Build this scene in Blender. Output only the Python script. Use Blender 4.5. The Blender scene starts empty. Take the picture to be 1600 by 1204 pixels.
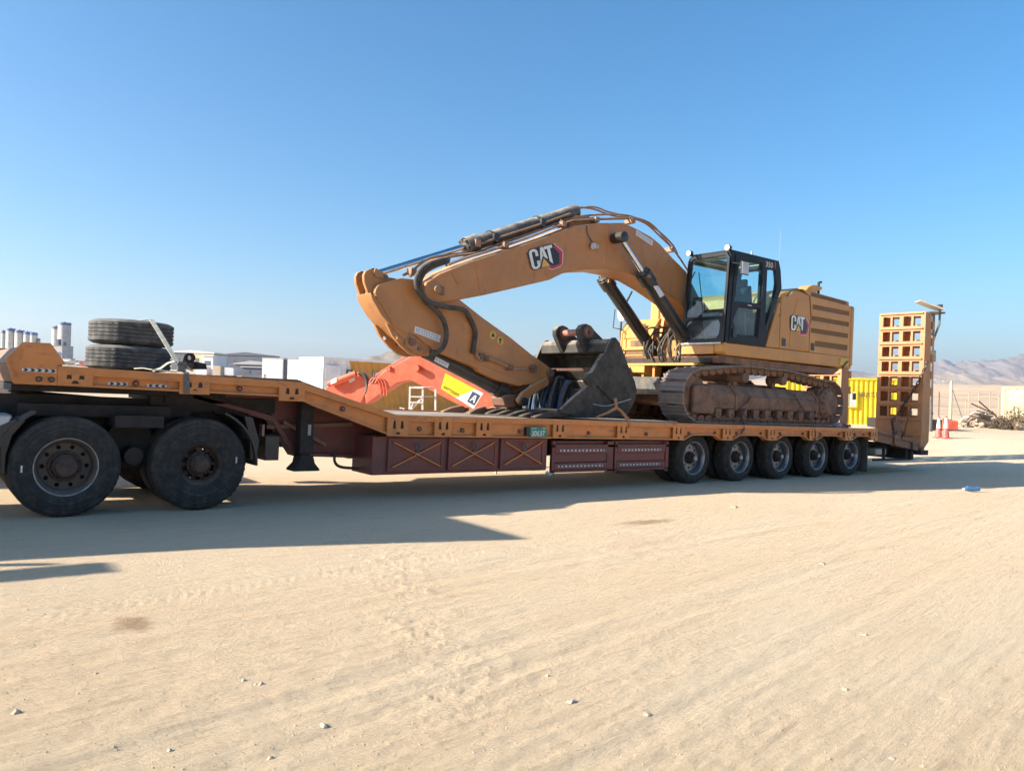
import bpy, bmesh, math, random
import numpy as np
from mathutils import Vector, Matrix
random.seed(4); np.random.seed(4)
SC = bpy.context.scene
COL = SC.collection
rad = math.radians

# ------------------------------------------------------------ camera, world, sun, exposure
CAM = Vector((-1.3207, -9.3404, 1.534))
HD = rad(37.7)                      # angle between the view direction's right axis and the trailer's length
RIGHT = Vector((math.cos(HD), -math.sin(HD), 0)); FWD = Vector((math.sin(HD), math.cos(HD), 0))
cam = bpy.data.objects.new('camera', bpy.data.cameras.new('camera')); COL.objects.link(cam)
cam.data.sensor_width = 36; cam.data.lens = 36 * 1220 / 1600
cam.data.clip_start = .05; cam.data.clip_end = 60000
_p, _r = rad(-.16), rad(1.5)
_f = FWD * math.cos(_p) + Vector((0, 0, 1)) * math.sin(_p); _u = RIGHT.cross(_f)
_rx = RIGHT * math.cos(_r) + _u * math.sin(_r); _up = _u * math.cos(_r) - RIGHT * math.sin(_r)
m = Matrix((_rx, _up, -_f)).transposed().to_4x4(); m.translation = CAM
cam.matrix_world = m
SC.camera = cam
W = bpy.data.worlds.new('World'); SC.world = W; W.use_nodes = True
nt = W.node_tree; bg = nt.nodes['Background']
sky = nt.nodes.new('ShaderNodeTexSky'); sky.sky_type = 'NISHITA'; sky.sun_disc = False
SUN_TRAVEL = Vector((2.0, -.8, -1.0)).normalized()
sky.sun_elevation = math.asin(-SUN_TRAVEL.z); sky.sun_rotation = math.atan2(-SUN_TRAVEL.x, -SUN_TRAVEL.y)
sky.air_density = 1.0; sky.dust_density = 1.8; sky.ozone_density = 5.0; sky.altitude = 100
hsv = nt.nodes.new('ShaderNodeHueSaturation'); hsv.inputs['Saturation'].default_value = 1.2; hsv.inputs['Hue'].default_value = .492
nt.links.new(sky.outputs[0], hsv.inputs['Color']); nt.links.new(hsv.outputs[0], bg.inputs[0]); bg.inputs[1].default_value = .093
sl = bpy.data.lights.new('sun', 'SUN'); sl.energy = 5.0; sl.angle = rad(.53); sl.color = (1, .92, .79)
so = bpy.data.objects.new('sun', sl); COL.objects.link(so); so.rotation_euler = SUN_TRAVEL.to_track_quat('-Z', 'Y').to_euler()
so.location = (-30, 10, 20)
vs = SC.view_settings; vs.view_transform = 'Standard'; vs.look = 'None'; vs.gamma = 1; vs.use_curve_mapping = False
vs.exposure = 1.30

# ------------------------------------------------------------ frames
PSI = rad(1.4)                      # the yard falls gently towards the trailer's tail
RT = Matrix.Rotation(PSI, 4, 'Y')
ORI = {}
def tag(o, label=None, cat=None, group=None, kind=None):
    if label: o['label'] = label
    if cat: o['category'] = cat
    if group: o['group'] = group
    if kind: o['kind'] = kind
    return o
def thing(name, label, cat, loc, group=None, frame='T', rz=0):
    o = bpy.data.objects.new(name, None); COL.objects.link(o); o.empty_display_size = .2
    loc = Vector(loc)
    if frame == 'T':
        o.location = RT @ loc; o.rotation_euler = (0, PSI, 0); ORI[o] = loc
    else:
        o.location = loc; o.rotation_euler = (0, 0, rz); ORI[o] = Vector((0, 0, 0))
    return tag(o, label, cat, group)
def spot(u, d, z=0): return CAM.xy.to_3d() + RIGHT * u + FWD * d + Vector((0, 0, z))
FR = -HD                            # rotz of things that face the viewpoint

# ------------------------------------------------------------ materials
def N(nt, t, **k):
    n = nt.nodes.new(t)
    for a, b in k.items(): setattr(n, a, b)
    return n
MATS = {}
def mat(name, c, rough=.6, metal=0.0, c2=None, scale=3.0, lo=.42, hi=.68, bump=.15, bscale=30, dust=0.0, dustc=(.42, .32, .22), streak=None, spec=.5, coat=0, grime=0):
    """paint or rubber or rust: base colour, blotches of a second colour, grit, and dust lying on faces that look up"""
    m = bpy.data.materials.new(name); m.use_nodes = True; MATS[name] = m
    t = m.node_tree; L = t.links.new; b = t.nodes['Principled BSDF']
    b.inputs['Metallic'].default_value = metal; b.inputs['Specular IOR Level'].default_value = spec
    b.inputs['Coat Weight'].default_value = coat
    tc = N(t, 'ShaderNodeTexCoord'); mp = N(t, 'ShaderNodeMapping'); L(tc.outputs['Object'], mp.inputs[0])
    if streak: mp.inputs['Scale'].default_value = streak
    col = N(t, 'ShaderNodeRGB'); col.outputs[0].default_value = (*c, 1); cur = col.outputs[0]
    n1 = N(t, 'ShaderNodeTexNoise'); n1.inputs['Scale'].default_value = scale; n1.inputs['Detail'].default_value = 7; n1.inputs['Roughness'].default_value = .62
    L(mp.outputs[0], n1.inputs[0])
    hv = N(t, 'ShaderNodeMix', data_type='RGBA', blend_type='MULTIPLY'); hv.inputs[0].default_value = 1
    r0 = N(t, 'ShaderNodeMapRange'); r0.inputs[1].default_value = .3; r0.inputs[2].default_value = .7; r0.inputs[3].default_value = .84; r0.inputs[4].default_value = 1.12
    oi = N(t, 'ShaderNodeObjectInfo'); rv = N(t, 'ShaderNodeMapRange'); vr_ = .16 if ('rubber' in name or 'wood' in name or 'track' in name) else .035; rv.inputs[3].default_value = 1 - vr_; rv.inputs[4].default_value = 1 + vr_; L(oi.outputs['Random'], rv.inputs[0])
    mv = N(t, 'ShaderNodeMath', operation='MULTIPLY'); L(r0.outputs[0], mv.inputs[0]); L(rv.outputs[0], mv.inputs[1])
    L(n1.outputs[0], r0.inputs[0]); L(cur, hv.inputs[6]); L(mv.outputs[0], hv.inputs[7]); cur = hv.outputs[2]
    if c2:
        n2 = N(t, 'ShaderNodeTexNoise'); n2.inputs['Scale'].default_value = scale * 1.7; n2.inputs['Detail'].default_value = 9; n2.inputs['Roughness'].default_value = .68
        L(mp.outputs[0], n2.inputs[0])
        r = N(t, 'ShaderNodeMapRange'); r.inputs[1].default_value = lo; r.inputs[2].default_value = hi; L(n2.outputs[0], r.inputs[0])
        mx = N(t, 'ShaderNodeMix', data_type='RGBA'); L(r.outputs[0], mx.inputs[0]); L(cur, mx.inputs[6]); mx.inputs[7].default_value = (*c2, 1); cur = mx.outputs[2]
    if grime:
        mg = N(t, 'ShaderNodeMapping'); mg.inputs['Scale'].default_value = (1.6, 1.6, .5); L(tc.outputs['Object'], mg.inputs[0])
        for sc_, a_, b_, am, gc in ((3.2, .56, .70, grime * .7, (.06, .042, .03)), (15, .62, .70, grime, (.05, .035, .028)), (42, .66, .70, grime * .8, (.55, .47, .36))):
            n5 = N(t, 'ShaderNodeTexNoise'); n5.inputs['Scale'].default_value = sc_; n5.inputs['Detail'].default_value = 9; n5.inputs['Roughness'].default_value = .72; L(mg.outputs[0], n5.inputs[0])
            r5 = N(t, 'ShaderNodeMapRange'); r5.inputs[1].default_value = a_; r5.inputs[2].default_value = b_; r5.inputs[4].default_value = am; L(n5.outputs[0], r5.inputs[0])
            mx = N(t, 'ShaderNodeMix', data_type='RGBA'); L(r5.outputs[0], mx.inputs[0]); L(cur, mx.inputs[6]); mx.inputs[7].default_value = (*gc, 1); cur = mx.outputs[2]
    if dust:
        g = N(t, 'ShaderNodeNewGeometry'); sx = N(t, 'ShaderNodeSeparateXYZ'); L(g.outputs['Normal'], sx.inputs[0])
        r2 = N(t, 'ShaderNodeMapRange'); r2.inputs[1].default_value = .15; r2.inputs[2].default_value = .95; r2.inputs[3].default_value = dust * .12; r2.inputs[4].default_value = dust; L(sx.outputs[2], r2.inputs[0])
        n3 = N(t, 'ShaderNodeTexNoise'); n3.inputs['Scale'].default_value = 5; n3.inputs['Detail'].default_value = 8; n3.inputs['Roughness'].default_value = .7; L(tc.outputs['Object'], n3.inputs[0])
        r3 = N(t, 'ShaderNodeMapRange'); r3.inputs[1].default_value = .3; r3.inputs[2].default_value = .62; L(n3.outputs[0], r3.inputs[0])
        mu = N(t, 'ShaderNodeMath', operation='MULTIPLY'); L(r2.outputs[0], mu.inputs[0]); L(r3.outputs[0], mu.inputs[1])
        mx = N(t, 'ShaderNodeMix', data_type='RGBA'); L(mu.outputs[0], mx.inputs[0]); L(cur, mx.inputs[6]); mx.inputs[7].default_value = (*dustc, 1); cur = mx.outputs[2]
        ra = N(t, 'ShaderNodeMapRange'); ra.inputs[3].default_value = rough; ra.inputs[4].default_value = .95; L(mu.outputs[0], ra.inputs[0]); L(ra.outputs[0], b.inputs['Roughness'])
    else:
        ra = N(t, 'ShaderNodeMapRange'); ra.inputs[3].default_value = max(0, rough - .12); ra.inputs[4].default_value = min(1, rough + .12); L(n1.outputs[0], ra.inputs[0]); L(ra.outputs[0], b.inputs['Roughness'])
    L(cur, b.inputs['Base Color'])
    if bump:
        n4 = N(t, 'ShaderNodeTexNoise'); n4.inputs['Scale'].default_value = bscale; n4.inputs['Detail'].default_value = 5; L(tc.outputs['Object'], n4.inputs[0])
        bp = N(t, 'ShaderNodeBump'); bp.inputs['Strength'].default_value = bump; bp.inputs['Distance'].default_value = .01; L(n4.outputs[0], bp.inputs['Height']); L(bp.outputs[0], b.inputs['Normal'])
    return m
SAND = (.46, .36, .25)
M_boom = mat('boom_paint', (.41, .160, .040), .45, c2=(.33, .145, .05), scale=1.6, lo=.45, hi=.75, grime=.6, dust=.75, dustc=(.52, .40, .27), bump=.05)
M_cat = mat('machine_yellow', (.47, .200, .036), .4, grime=.35, c2=(.40, .18, .045), scale=1.2, lo=.5, hi=.78, dust=.4, dustc=(.55, .43, .28), bump=.04)
M_catf = mat('machine_yellow_clean', (.56, .26, .045), .45, c2=(.30, .15, .06), scale=3, lo=.55, hi=.72, dust=.4, bump=.05)
M_trail = mat('trailer_orange', (.60, .205, .045), .5, grime=.5, c2=(.28, .12, .06), scale=2.6, lo=.53, hi=.72, dust=.55, dustc=(.40, .29, .20), bump=.08, streak=(1, 1, 2.5))
M_ramp = mat('ramp_yellow', (.45, .185, .062), .55, grime=.4, c2=(.28, .15, .09), scale=3.5, lo=.55, hi=.72, dust=.5, bump=.08)
M_trailc = mat('crossbar_orange', (.68, .26, .06), .5, c2=(.5, .2, .06), scale=8, lo=.5, hi=.75, bump=0)
M_trdk = mat('trailer_orange_worn', (.27, .12, .06), .65, c2=(.17, .09, .06), scale=4, lo=.4, hi=.65, dust=.8, dustc=(.32, .23, .17), bump=.2)
M_maroon = mat('maroon_paint', (.17, .030, .026), .5, grime=.45, c2=(.09, .034, .032), scale=3, lo=.45, hi=.7, dust=.5, bump=.06)
M_chas = mat('chassis_dark', (.022, .019, .019), .7, c2=(.045, .034, .03), scale=4, dust=.3, spec=.3, dustc=(.24, .19, .15), bump=.2)
M_black = mat('black_paint', (.012, .012, .013), .35, c2=(.035, .03, .026), scale=3, lo=.55, hi=.8, dust=.35, dustc=(.45, .38, .30), bump=.05)
M_blackd = mat('black_paint_dusty', (.016, .016, .017), .45, c2=(.06, .05, .045), scale=4, lo=.45, hi=.7, dust=.95, dustc=(.50, .43, .34), bump=.1)
M_cabp = mat('cab_black', (.013, .015, .020), .35, c2=(.022, .023, .027), scale=2, dust=.04, bump=.03, spec=.15)
M_rub = mat('tyre_rubber', (.021, .020, .020), .78, c2=(.070, .058, .047), scale=7, lo=.46, hi=.74, dust=.4, spec=.3, dustc=(.28, .23, .18), bump=.25, bscale=60)
M_rubold = mat('old_tyre_rubber', (.05, .05, .052), .88, c2=(.15, .14, .125), scale=5, lo=.42, hi=.7, dust=.5, dustc=(.32, .29, .25), bump=.4, bscale=45)
M_hose = mat('hose_rubber', (.022, .02, .019), .6, c2=(.07, .05, .035), scale=5, dust=.4, dustc=(.45, .33, .22), bump=.1)
M_pipe = mat('steel_pipe', (.30, .15, .075), .5, c2=(.16, .09, .06), scale=6, lo=.45, hi=.7, dust=.8, dustc=(.5, .38, .27), bump=.05)
M_chrome = mat('chrome_rod', (.62, .64, .67), .13, 1.0, scale=2, bump=0, spec=.8)
M_rim = mat('rim_silver', (.20, .205, .22), .35, .75, c2=(.12, .11, .10), scale=5, lo=.5, hi=.75, dust=.25, bump=.05)
M_rimrust = mat('rim_worn', (.085, .075, .07), .6, .25, c2=(.12, .07, .045), scale=7, lo=.4, hi=.65, dust=.35, bump=.15)
M_rimlip = mat('rim_lip', (.38, .38, .39), .4, .6, c2=(.18, .15, .13), scale=8, bump=.05)
M_hub = mat('hub_rust', (.055, .036, .03), .7, .2, c2=(.10, .05, .03), scale=9, dust=.3, bump=.2)
M_trk = mat('track_steel', (.25, .20, .17), .5, .2, grime=.5, c2=(.19, .12, .085), scale=5, lo=.45, hi=.7, dust=.7, dustc=(.36, .29, .23), bump=.3, bscale=25)
M_und = mat('undercarriage', (.20, .098, .058), .75, 0, grime=.5, c2=(.085, .045, .03), scale=2.6, lo=.44, hi=.62, dust=.7, dustc=(.36, .26, .18), bump=.5, bscale=18)
M_bkt = mat('bucket_steel', (.014, .014, .014), .6, .0, spec=.25, grime=.2, c2=(.035, .028, .024), scale=3.2, lo=.5, hi=.75, dust=.8, dustc=(.55, .47, .38), bump=.3, bscale=16)
M_rust = mat('rusty_steel', (.17, .075, .045), .75, .1, c2=(.09, .05, .04), scale=6, dust=.5, bump=.35)
M_tooth = mat('worn_tooth', (.22, .12, .07), .6, .3, c2=(.10, .07, .055), scale=7, dust=.7, bump=.25)
M_toothsh = mat('shaded_tooth', (.04, .032, .028), .7, c2=(.10, .065, .045), scale=6, lo=.5, hi=.75, dust=.25, bump=.3)  # darker copy of the tooth colour, shade on most teeth painted in
M_plank = mat('deck_wood', (.34, .28, .22), .9, c2=(.47, .40, .32), scale=2.2, lo=.35, hi=.65, streak=(.35, 6, 6), bump=.4, bscale=14)
M_red = mat('red_orange_paint', (.58, .085, .035), .5, grime=.35, c2=(.62, .14, .07), scale=2, dust=.45, dustc=(.62, .34, .22), bump=.04)
M_white = mat('white_paint', (.78, .76, .74), .5, c2=(.55, .50, .45), scale=2.2, lo=.5, hi=.8, dust=.2, bump=.04)
M_whitem = mat('container_white', (.80, .76, .76), .5, c2=(.58, .53, .52), scale=1.5, lo=.5, hi=.8, bump=.04)
M_ocre = mat('container_ochre', (.60, .28, .05), .55, c2=(.45, .24, .06), scale=1.5, lo=.5, hi=.8, bump=.04)
M_yell = mat('container_yellow', (.84, .60, .01), .5, c2=(.75, .55, .04), scale=1.5, lo=.5, hi=.8, bump=.03)
M_cream = mat('container_cream', (.60, .49, .31), .6, c2=(.50, .36, .18), scale=1.3, lo=.5, hi=.75, bump=.03)
M_tan = mat('shed_tan', (.46, .36, .26), .8, c2=(.5, .4, .3), scale=1, bump=.1)
M_strap = mat('strap_webbing', (.44, .42, .33), .85, c2=(.30, .28, .22), scale=9, bump=.4, bscale=90)
M_strapd = mat('ratchet_steel', (.10, .11, .12), .5, .6, c2=(.2, .17, .13), scale=12, bump=.2)
M_chain = mat('chain_steel', (.07, .05, .042), .55, .4, c2=(.14, .085, .06), scale=10, bump=.3)
M_refw = mat('reflector_white', (.72, .72, .70), .35, c2=(.45, .43, .40), scale=10, bump=0)
M_refb = mat('reflector_black', (.015, .017, .022), .4, bump=0)
M_plate = mat('plate_green', (.008, .20, .14), .35, bump=0)
M_lab = mat('sticker_white', (.66, .65, .66), .5, c2=(.5, .48, .46), scale=12, bump=0)
M_labt = mat('sticker_grey_print', (.34, .35, .38), .5, bump=0)
M_caution = mat('sticker_yellow', (.62, .40, .04), .5, c2=(.45, .3, .08), scale=12, bump=0)
M_lw = mat('logo_white', (.66, .65, .62), .5, bump=0)
M_lr = mat('logo_crimson', (.42, .03, .065), .5, bump=0)
M_ly = mat('logo_yellow', (.62, .36, .07), .5, bump=0)
M_lens = mat('lamp_lens', (.24, .12, .08), .3, c2=(.14, .07, .05), scale=12, bump=0)
M_ring = mat('lamp_ring', (.14, .075, .05), .6, bump=.1)
M_seat = mat('seat_fabric', (.018, .02, .026), .8, bump=.1)
M_bluet = mat('blue_fabric', (.035, .085, .16), .75, c2=(.02, .045, .09), scale=6, dust=.2, bump=.3)
M_grille = mat('vent_mesh', (.20, .105, .045), .8, c2=(.14, .075, .04), scale=8, bump=.8, bscale=160)
M_vent = mat('vent_black', (.03, .033, .04), .5, bump=.1)
M_coner = mat('cone_red', (.50, .07, .06), .5, c2=(.6, .2, .14), scale=8, bump=0)
M_conew = mat('cone_white', (.75, .72, .68), .4, bump=0)
M_bluesilo = mat('silo_blue', (.10, .15, .30), .5, bump=0)
M_grey = mat('concrete_grey', (.42, .41, .40), .8, c2=(.32, .31, .3), scale=.4, bump=0)
M_darkr = mat('dark_roof', (.12, .13, .16), .6, scale=.3, bump=0)
M_lightm = mat('galvanised', (.50, .50, .50), .45, .4, c2=(.34, .33, .32), scale=4, bump=.05)
M_wood = mat('timber', (.42, .29, .17), .85, c2=(.26, .17, .1), scale=4, streak=(1, 6, 6), bump=.3)
M_mast = mat('mast_steel', (.11, .10, .095), .6, c2=(.17, .15, .13), scale=4, bump=0)
M_solar = mat('solar_back', (.40, .35, .31), .45, bump=0)
M_cloth = mat('rag_cloth', (.62, .50, .46), .9, c2=(.5, .2, .15), scale=6, bump=.3)
M_orng = mat('beacon_orange', (.75, .33, .08), .4, bump=0)
M_head = mat('lamp_white', (.85, .84, .80), .3, bump=0)

def glass_mat(name, tint, diff, rough=.02):
    m = bpy.data.materials.new(name); m.use_nodes = True; MATS[name] = m
    t = m.node_tree; L = t.links.new; t.nodes.clear()
    out = N(t, 'ShaderNodeOutputMaterial'); tr = N(t, 'ShaderNodeBsdfTransparent'); tr.inputs[0].default_value = (*tint, 1)
    gl = N(t, 'ShaderNodeBsdfGlossy'); gl.inputs['Roughness'].default_value = rough; gl.inputs[0].default_value = (.9, .95, 1, 1)
    df = N(t, 'ShaderNodeBsdfDiffuse'); df.inputs[0].default_value = (.42, .40, .36, 1)
    tc = N(t, 'ShaderNodeTexCoord'); no = N(t, 'ShaderNodeTexNoise'); no.inputs['Scale'].default_value = 3.5; no.inputs['Detail'].default_value = 8; L(tc.outputs['Object'], no.inputs[0])
    mr = N(t, 'ShaderNodeMapRange'); mr.inputs[1].default_value = .35; mr.inputs[2].default_value = .75; mr.inputs[3].default_value = diff * .4; mr.inputs[4].default_value = diff; L(no.outputs[0], mr.inputs[0])
    fr0 = N(t, 'ShaderNodeFresnel'); fr0.inputs[0].default_value = 1.5; ge = N(t, 'ShaderNodeNewGeometry'); iv = N(t, 'ShaderNodeMath', operation='SUBTRACT'); iv.inputs[0].default_value = 1; L(ge.outputs['Backfacing'], iv.inputs[1]); fr = N(t, 'ShaderNodeMath', operation='MULTIPLY'); L(fr0.outputs[0], fr.inputs[0]); L(iv.outputs[0], fr.inputs[1])
    a = N(t, 'ShaderNodeMixShader'); L(fr.outputs[0], a.inputs[0]); L(tr.outputs[0], a.inputs[1]); L(gl.outputs[0], a.inputs[2])
    b = N(t, 'ShaderNodeMixShader'); L(mr.outputs[0], b.inputs[0]); L(a.outputs[0], b.inputs[1]); L(df.outputs[0], b.inputs[2])
    L(b.outputs[0], out.inputs[0]); return m
M_glass = glass_mat('cab_glass', (.76, .92, .95), .035)
M_glassd = glass_mat('dusty_glass', (.66, .78, .86), .16, .08)

# ------------------------------------------------------------ mesh builder
def smooth_path(pts, n=6):
    P = [Vector(p) for p in pts]; out = []
    if len(P) < 3: return P
    for i in range(len(P) - 1):
        p0 = P[max(i - 1, 0)]; p1 = P[i]; p2 = P[i + 1]; p3 = P[min(i + 2, len(P) - 1)]
        for k in range(n):
            t = k / n
            out.append(.5 * ((2 * p1) + (-p0 + p2) * t + (2 * p0 - 5 * p1 + 4 * p2 - p3) * t * t + (-p0 + 3 * p1 - 3 * p2 + p3) * t ** 3))
    out.append(P[-1]); return out
class MB:
    def __init__(s): s.v = []; s.f = []
    def add(s, vs, fs):
        k = len(s.v); s.v += [tuple(v) for v in vs]; s.f += [tuple(i + k for i in f) for f in fs]; return s
    def box(s, x0, x1, y0, y1, z0, z1):
        return s.add([(x, y, z) for x in (x0, x1) for y in (y0, y1) for z in (z0, z1)],
                     [(0, 1, 3, 2), (4, 6, 7, 5), (0, 4, 5, 1), (2, 3, 7, 6), (0, 2, 6, 4), (1, 5, 7, 3)])
    def prism(s, poly, a, b, ax='y'):
        n = len(poly)
        def P(u, v, w): return {'y': (u, w, v), 'x': (w, u, v), 'z': (u, v, w)}[ax]
        vs = [P(u, v, a) for u, v in poly] + [P(u, v, b) for u, v in poly]
        return s.add(vs, [tuple(range(n)), tuple(range(2 * n - 1, n - 1, -1))] + [(i, i + n, (i + 1) % n + n, (i + 1) % n) for i in range(n)])
    def plate(s, outer, holes, a, b, ax='y'):
        """flat plate with real openings"""
        bm = bmesh.new(); es = []; loops = []
        for lp in [outer] + holes:
            vv = [bm.verts.new((u, v, 0)) for u, v in lp]; loops.append(vv)
            es += [bm.edges.new((vv[i], vv[(i + 1) % len(vv)])) for i in range(len(vv))]
        bmesh.ops.triangle_fill(bm, use_beauty=True, use_dissolve=False, edges=es, normal=(0, 0, 1))
        bm.verts.index_update()
        def P(u, v, w): return {'y': (u, w, v), 'x': (w, u, v), 'z': (u, v, w)}[ax]
        V = [v.co for v in bm.verts]; n = len(V)
        vs = [P(v.x, v.y, a) for v in V] + [P(v.x, v.y, b) for v in V]
        fs = []
        for f in bm.faces:
            ids = [v.index for v in f.verts]; fs.append(tuple(ids)); fs.append(tuple(i + n for i in reversed(ids)))
        for vv in loops:
            ids = [v.index for v in vv]
            fs += [(ids[i], ids[(i + 1) % len(ids)], ids[(i + 1) % len(ids)] + n, ids[i] + n) for i in range(len(ids))]
        bm.free(); return s.add(vs, fs)
    def tube(s, path, r, seg=8, cap=True, smooth=0):
        P = smooth_path(path, smooth) if smooth else [Vector(p) for p in path]
        R = r if isinstance(r, (list, tuple)) else [r] * len(P)
        k = len(s.v); up = Vector((0, 0, 1)); prev = None
        for i, p in enumerate(P):
            d = (P[min(i + 1, len(P) - 1)] - P[max(i - 1, 0)]).normalized()
            if prev is None:
                a = d.cross(up)
                if a.length < .1: a = d.cross(Vector((0, 1, 0)))
                a.normalize()
            else:
                a = (prev - d * prev.dot(d)).normalized()
            prev = a; b = d.cross(a)
            s.v += [tuple(p + (a * math.cos(2 * math.pi * j / seg) + b * math.sin(2 * math.pi * j / seg)) * R[i]) for j in range(seg)]
        n = len(P)
        for i in range(n - 1):
            for j in range(seg):
                s.f.append((k + i * seg + j, k + i * seg + (j + 1) % seg, k + (i + 1) * seg + (j + 1) % seg, k + (i + 1) * seg + j))
        if cap: s.f += [tuple(k + j for j in range(seg - 1, -1, -1)), tuple(k + (n - 1) * seg + j for j in range(seg))]
        return s
    def cyl(s, p0, p1, r, r1=None, seg=20): return s.tube([p0, p1], [r, r if r1 is None else r1], seg)
    def bar(s, p0, p1, w, h, up=(0, 0, 1)):
        p0 = Vector(p0); p1 = Vector(p1); d = (p1 - p0).normalized(); a = d.cross(Vector(up)).normalized(); b = a.cross(d)
        vs = [p + a * i * w / 2 + b * j * h / 2 for p in (p0, p1) for i in (-1, 1) for j in (-1, 1)]
        return s.add(vs, [(0, 1, 3, 2), (4, 6, 7, 5), (0, 4, 5, 1), (2, 3, 7, 6), (0, 2, 6, 4), (1, 5, 7, 3)])
    def lathe(s, prof, c, ax='y', seg=48, mod=None):
        """profile of (along, radius) turned about an axis through c"""
        k = len(s.v); c = Vector(c)
        for i, (a, r) in enumerate(prof):
            for j in range(seg):
                t = 2 * math.pi * j / seg; rr = r + (mod(i, j) if mod else 0)
                u, v = rr * math.cos(t), rr * math.sin(t)
                s.v.append(tuple(c + Vector({'y': (u, a, v), 'x': (a, u, v), 'z': (u, v, a)}[ax])))
        for i in range(len(prof) - 1):
            for j in range(seg):
                s.f.append((k + i * seg + j, k + i * seg + (j + 1) % seg, k + (i + 1) * seg + (j + 1) % seg, k + (i + 1) * seg + j))
        return s
    def xf(s, M, start=0):
        for i in range(start, len(s.v)): s.v[i] = tuple(M @ Vector(s.v[i]))
        return s
    def mesh(s, name, origin=(0, 0, 0), mt=None, sharp=32):
        o = Vector(origin); me = bpy.data.meshes.new(name)
        me.from_pydata([tuple(Vector(v) - o) for v in s.v], [], s.f)
        bm = bmesh.new(); bm.from_mesh(me); bmesh.ops.recalc_face_normals(bm, faces=bm.faces); bm.to_mesh(me); bm.free()
        me.shade_smooth(); me.set_sharp_from_angle(angle=rad(sharp))
        if mt: me.materials.append(mt)
        return me
    def build(s, name, mt, parent=None, label=None, bev=0, loc=None, sharp=32, kind=None):
        r = parent
        while r is not None and r.parent: r = r.parent
        org = ORI[r] if r is not None else Vector((0, 0, 0))
        if loc is not None: org = Vector((0, 0, 0))
        o = bpy.data.objects.new(name, s.mesh(name, org, mt, sharp)); COL.objects.link(o)
        if parent: o.parent = parent
        if loc is not None:
            o.location = Vector(loc) - (ORI[r] if r is not None else Vector((0, 0, 0)))
        if bev:
            b = o.modifiers.new('bevel', 'BEVEL'); b.width = bev; b.segments = 2; b.limit_method = 'ANGLE'; b.angle_limit = rad(35)
        tag(o, label, kind=kind); return o
def again(src, parent, loc, name=None, rot=None):
    """a further copy of a part, sharing its mesh; children too"""
    c = src.copy(); COL.objects.link(c); c.parent = parent
    r = parent
    while r.parent: r = r.parent
    c.location = Vector(loc) - ORI[r] if parent.parent is None else Vector(loc)
    if rot is not None: c.rotation_euler = rot
    for ch in src.children:
        d = ch.copy(); COL.objects.link(d); d.parent = c
    return c
def copy_tree(o, parent=None):
    c = o.copy(); COL.objects.link(c)
    if parent: c.parent = parent
    if o in ORI: ORI[c] = ORI[o]
    for ch in list(o.children): copy_tree(ch, c)
    return c
def text_mb(txt, size, place, thick=.004, bold=.012, sx=1.0):
    """lettering as a thin solid; place(u, v, w) gives the position of text point (u, v) at height w off the surface"""
    cu = bpy.data.curves.new('t', 'FONT'); cu.body = txt; cu.size = size; cu.offset = bold * size; cu.extrude = 0; cu.resolution_u = 3
    o = bpy.data.objects.new('t', cu); COL.objects.link(o)
    dg = bpy.context.evaluated_depsgraph_get(); me = bpy.data.meshes.new_from_object(o.evaluated_get(dg))
    mb = MB(); mb.add([place(v.co.x * sx, v.co.y, thick) for v in me.vertices], [tuple(p.vertices) for p in me.polygons])
    bpy.data.objects.remove(o); bpy.data.curves.remove(cu); bpy.data.meshes.remove(me); return mb
def arc(cx, cz, r, a0, a1, n):
    return [(cx + r * math.cos(rad(a0 + (a1 - a0) * i / n)), cz + r * math.sin(rad(a0 + (a1 - a0) * i / n))) for i in range(n + 1)]
def disc(cx, cz, r, n=16): return [(cx + r * math.cos(2 * math.pi * i / n), cz + r * math.sin(2 * math.pi * i / n)) for i in range(n)]

# ------------------------------------------------------------ ground
def hashn(ix, iy, seed):
    h = (ix.astype(np.int64) * 374761393 + iy.astype(np.int64) * 668265263 + seed * 1442695041) & 0xffffffff
    h = ((h ^ (h >> 13)) * 1274126177) & 0xffffffff
    return ((h ^ (h >> 16)) & 0xffff) / 65535.0
def vnoise(x, y, seed=0):
    ix = np.floor(x); iy = np.floor(y); fx = x - ix; fy = y - iy
    fx = fx * fx * (3 - 2 * fx); fy = fy * fy * (3 - 2 * fy)
    a = hashn(ix, iy, seed); b = hashn(ix + 1, iy, seed); c = hashn(ix, iy + 1, seed); d = hashn(ix + 1, iy + 1, seed)
    return (a * (1 - fx) + b * fx) * (1 - fy) + (c * (1 - fx) + d * fx) * fy - .5
def fbm(x, y, o, seed=0, g=.5):
    s = 0; a = 1
    for i in range(o): s = s + a * vnoise(x * 2 ** i, y * 2 ** i, seed + i * 7); a *= g
    return s
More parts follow.
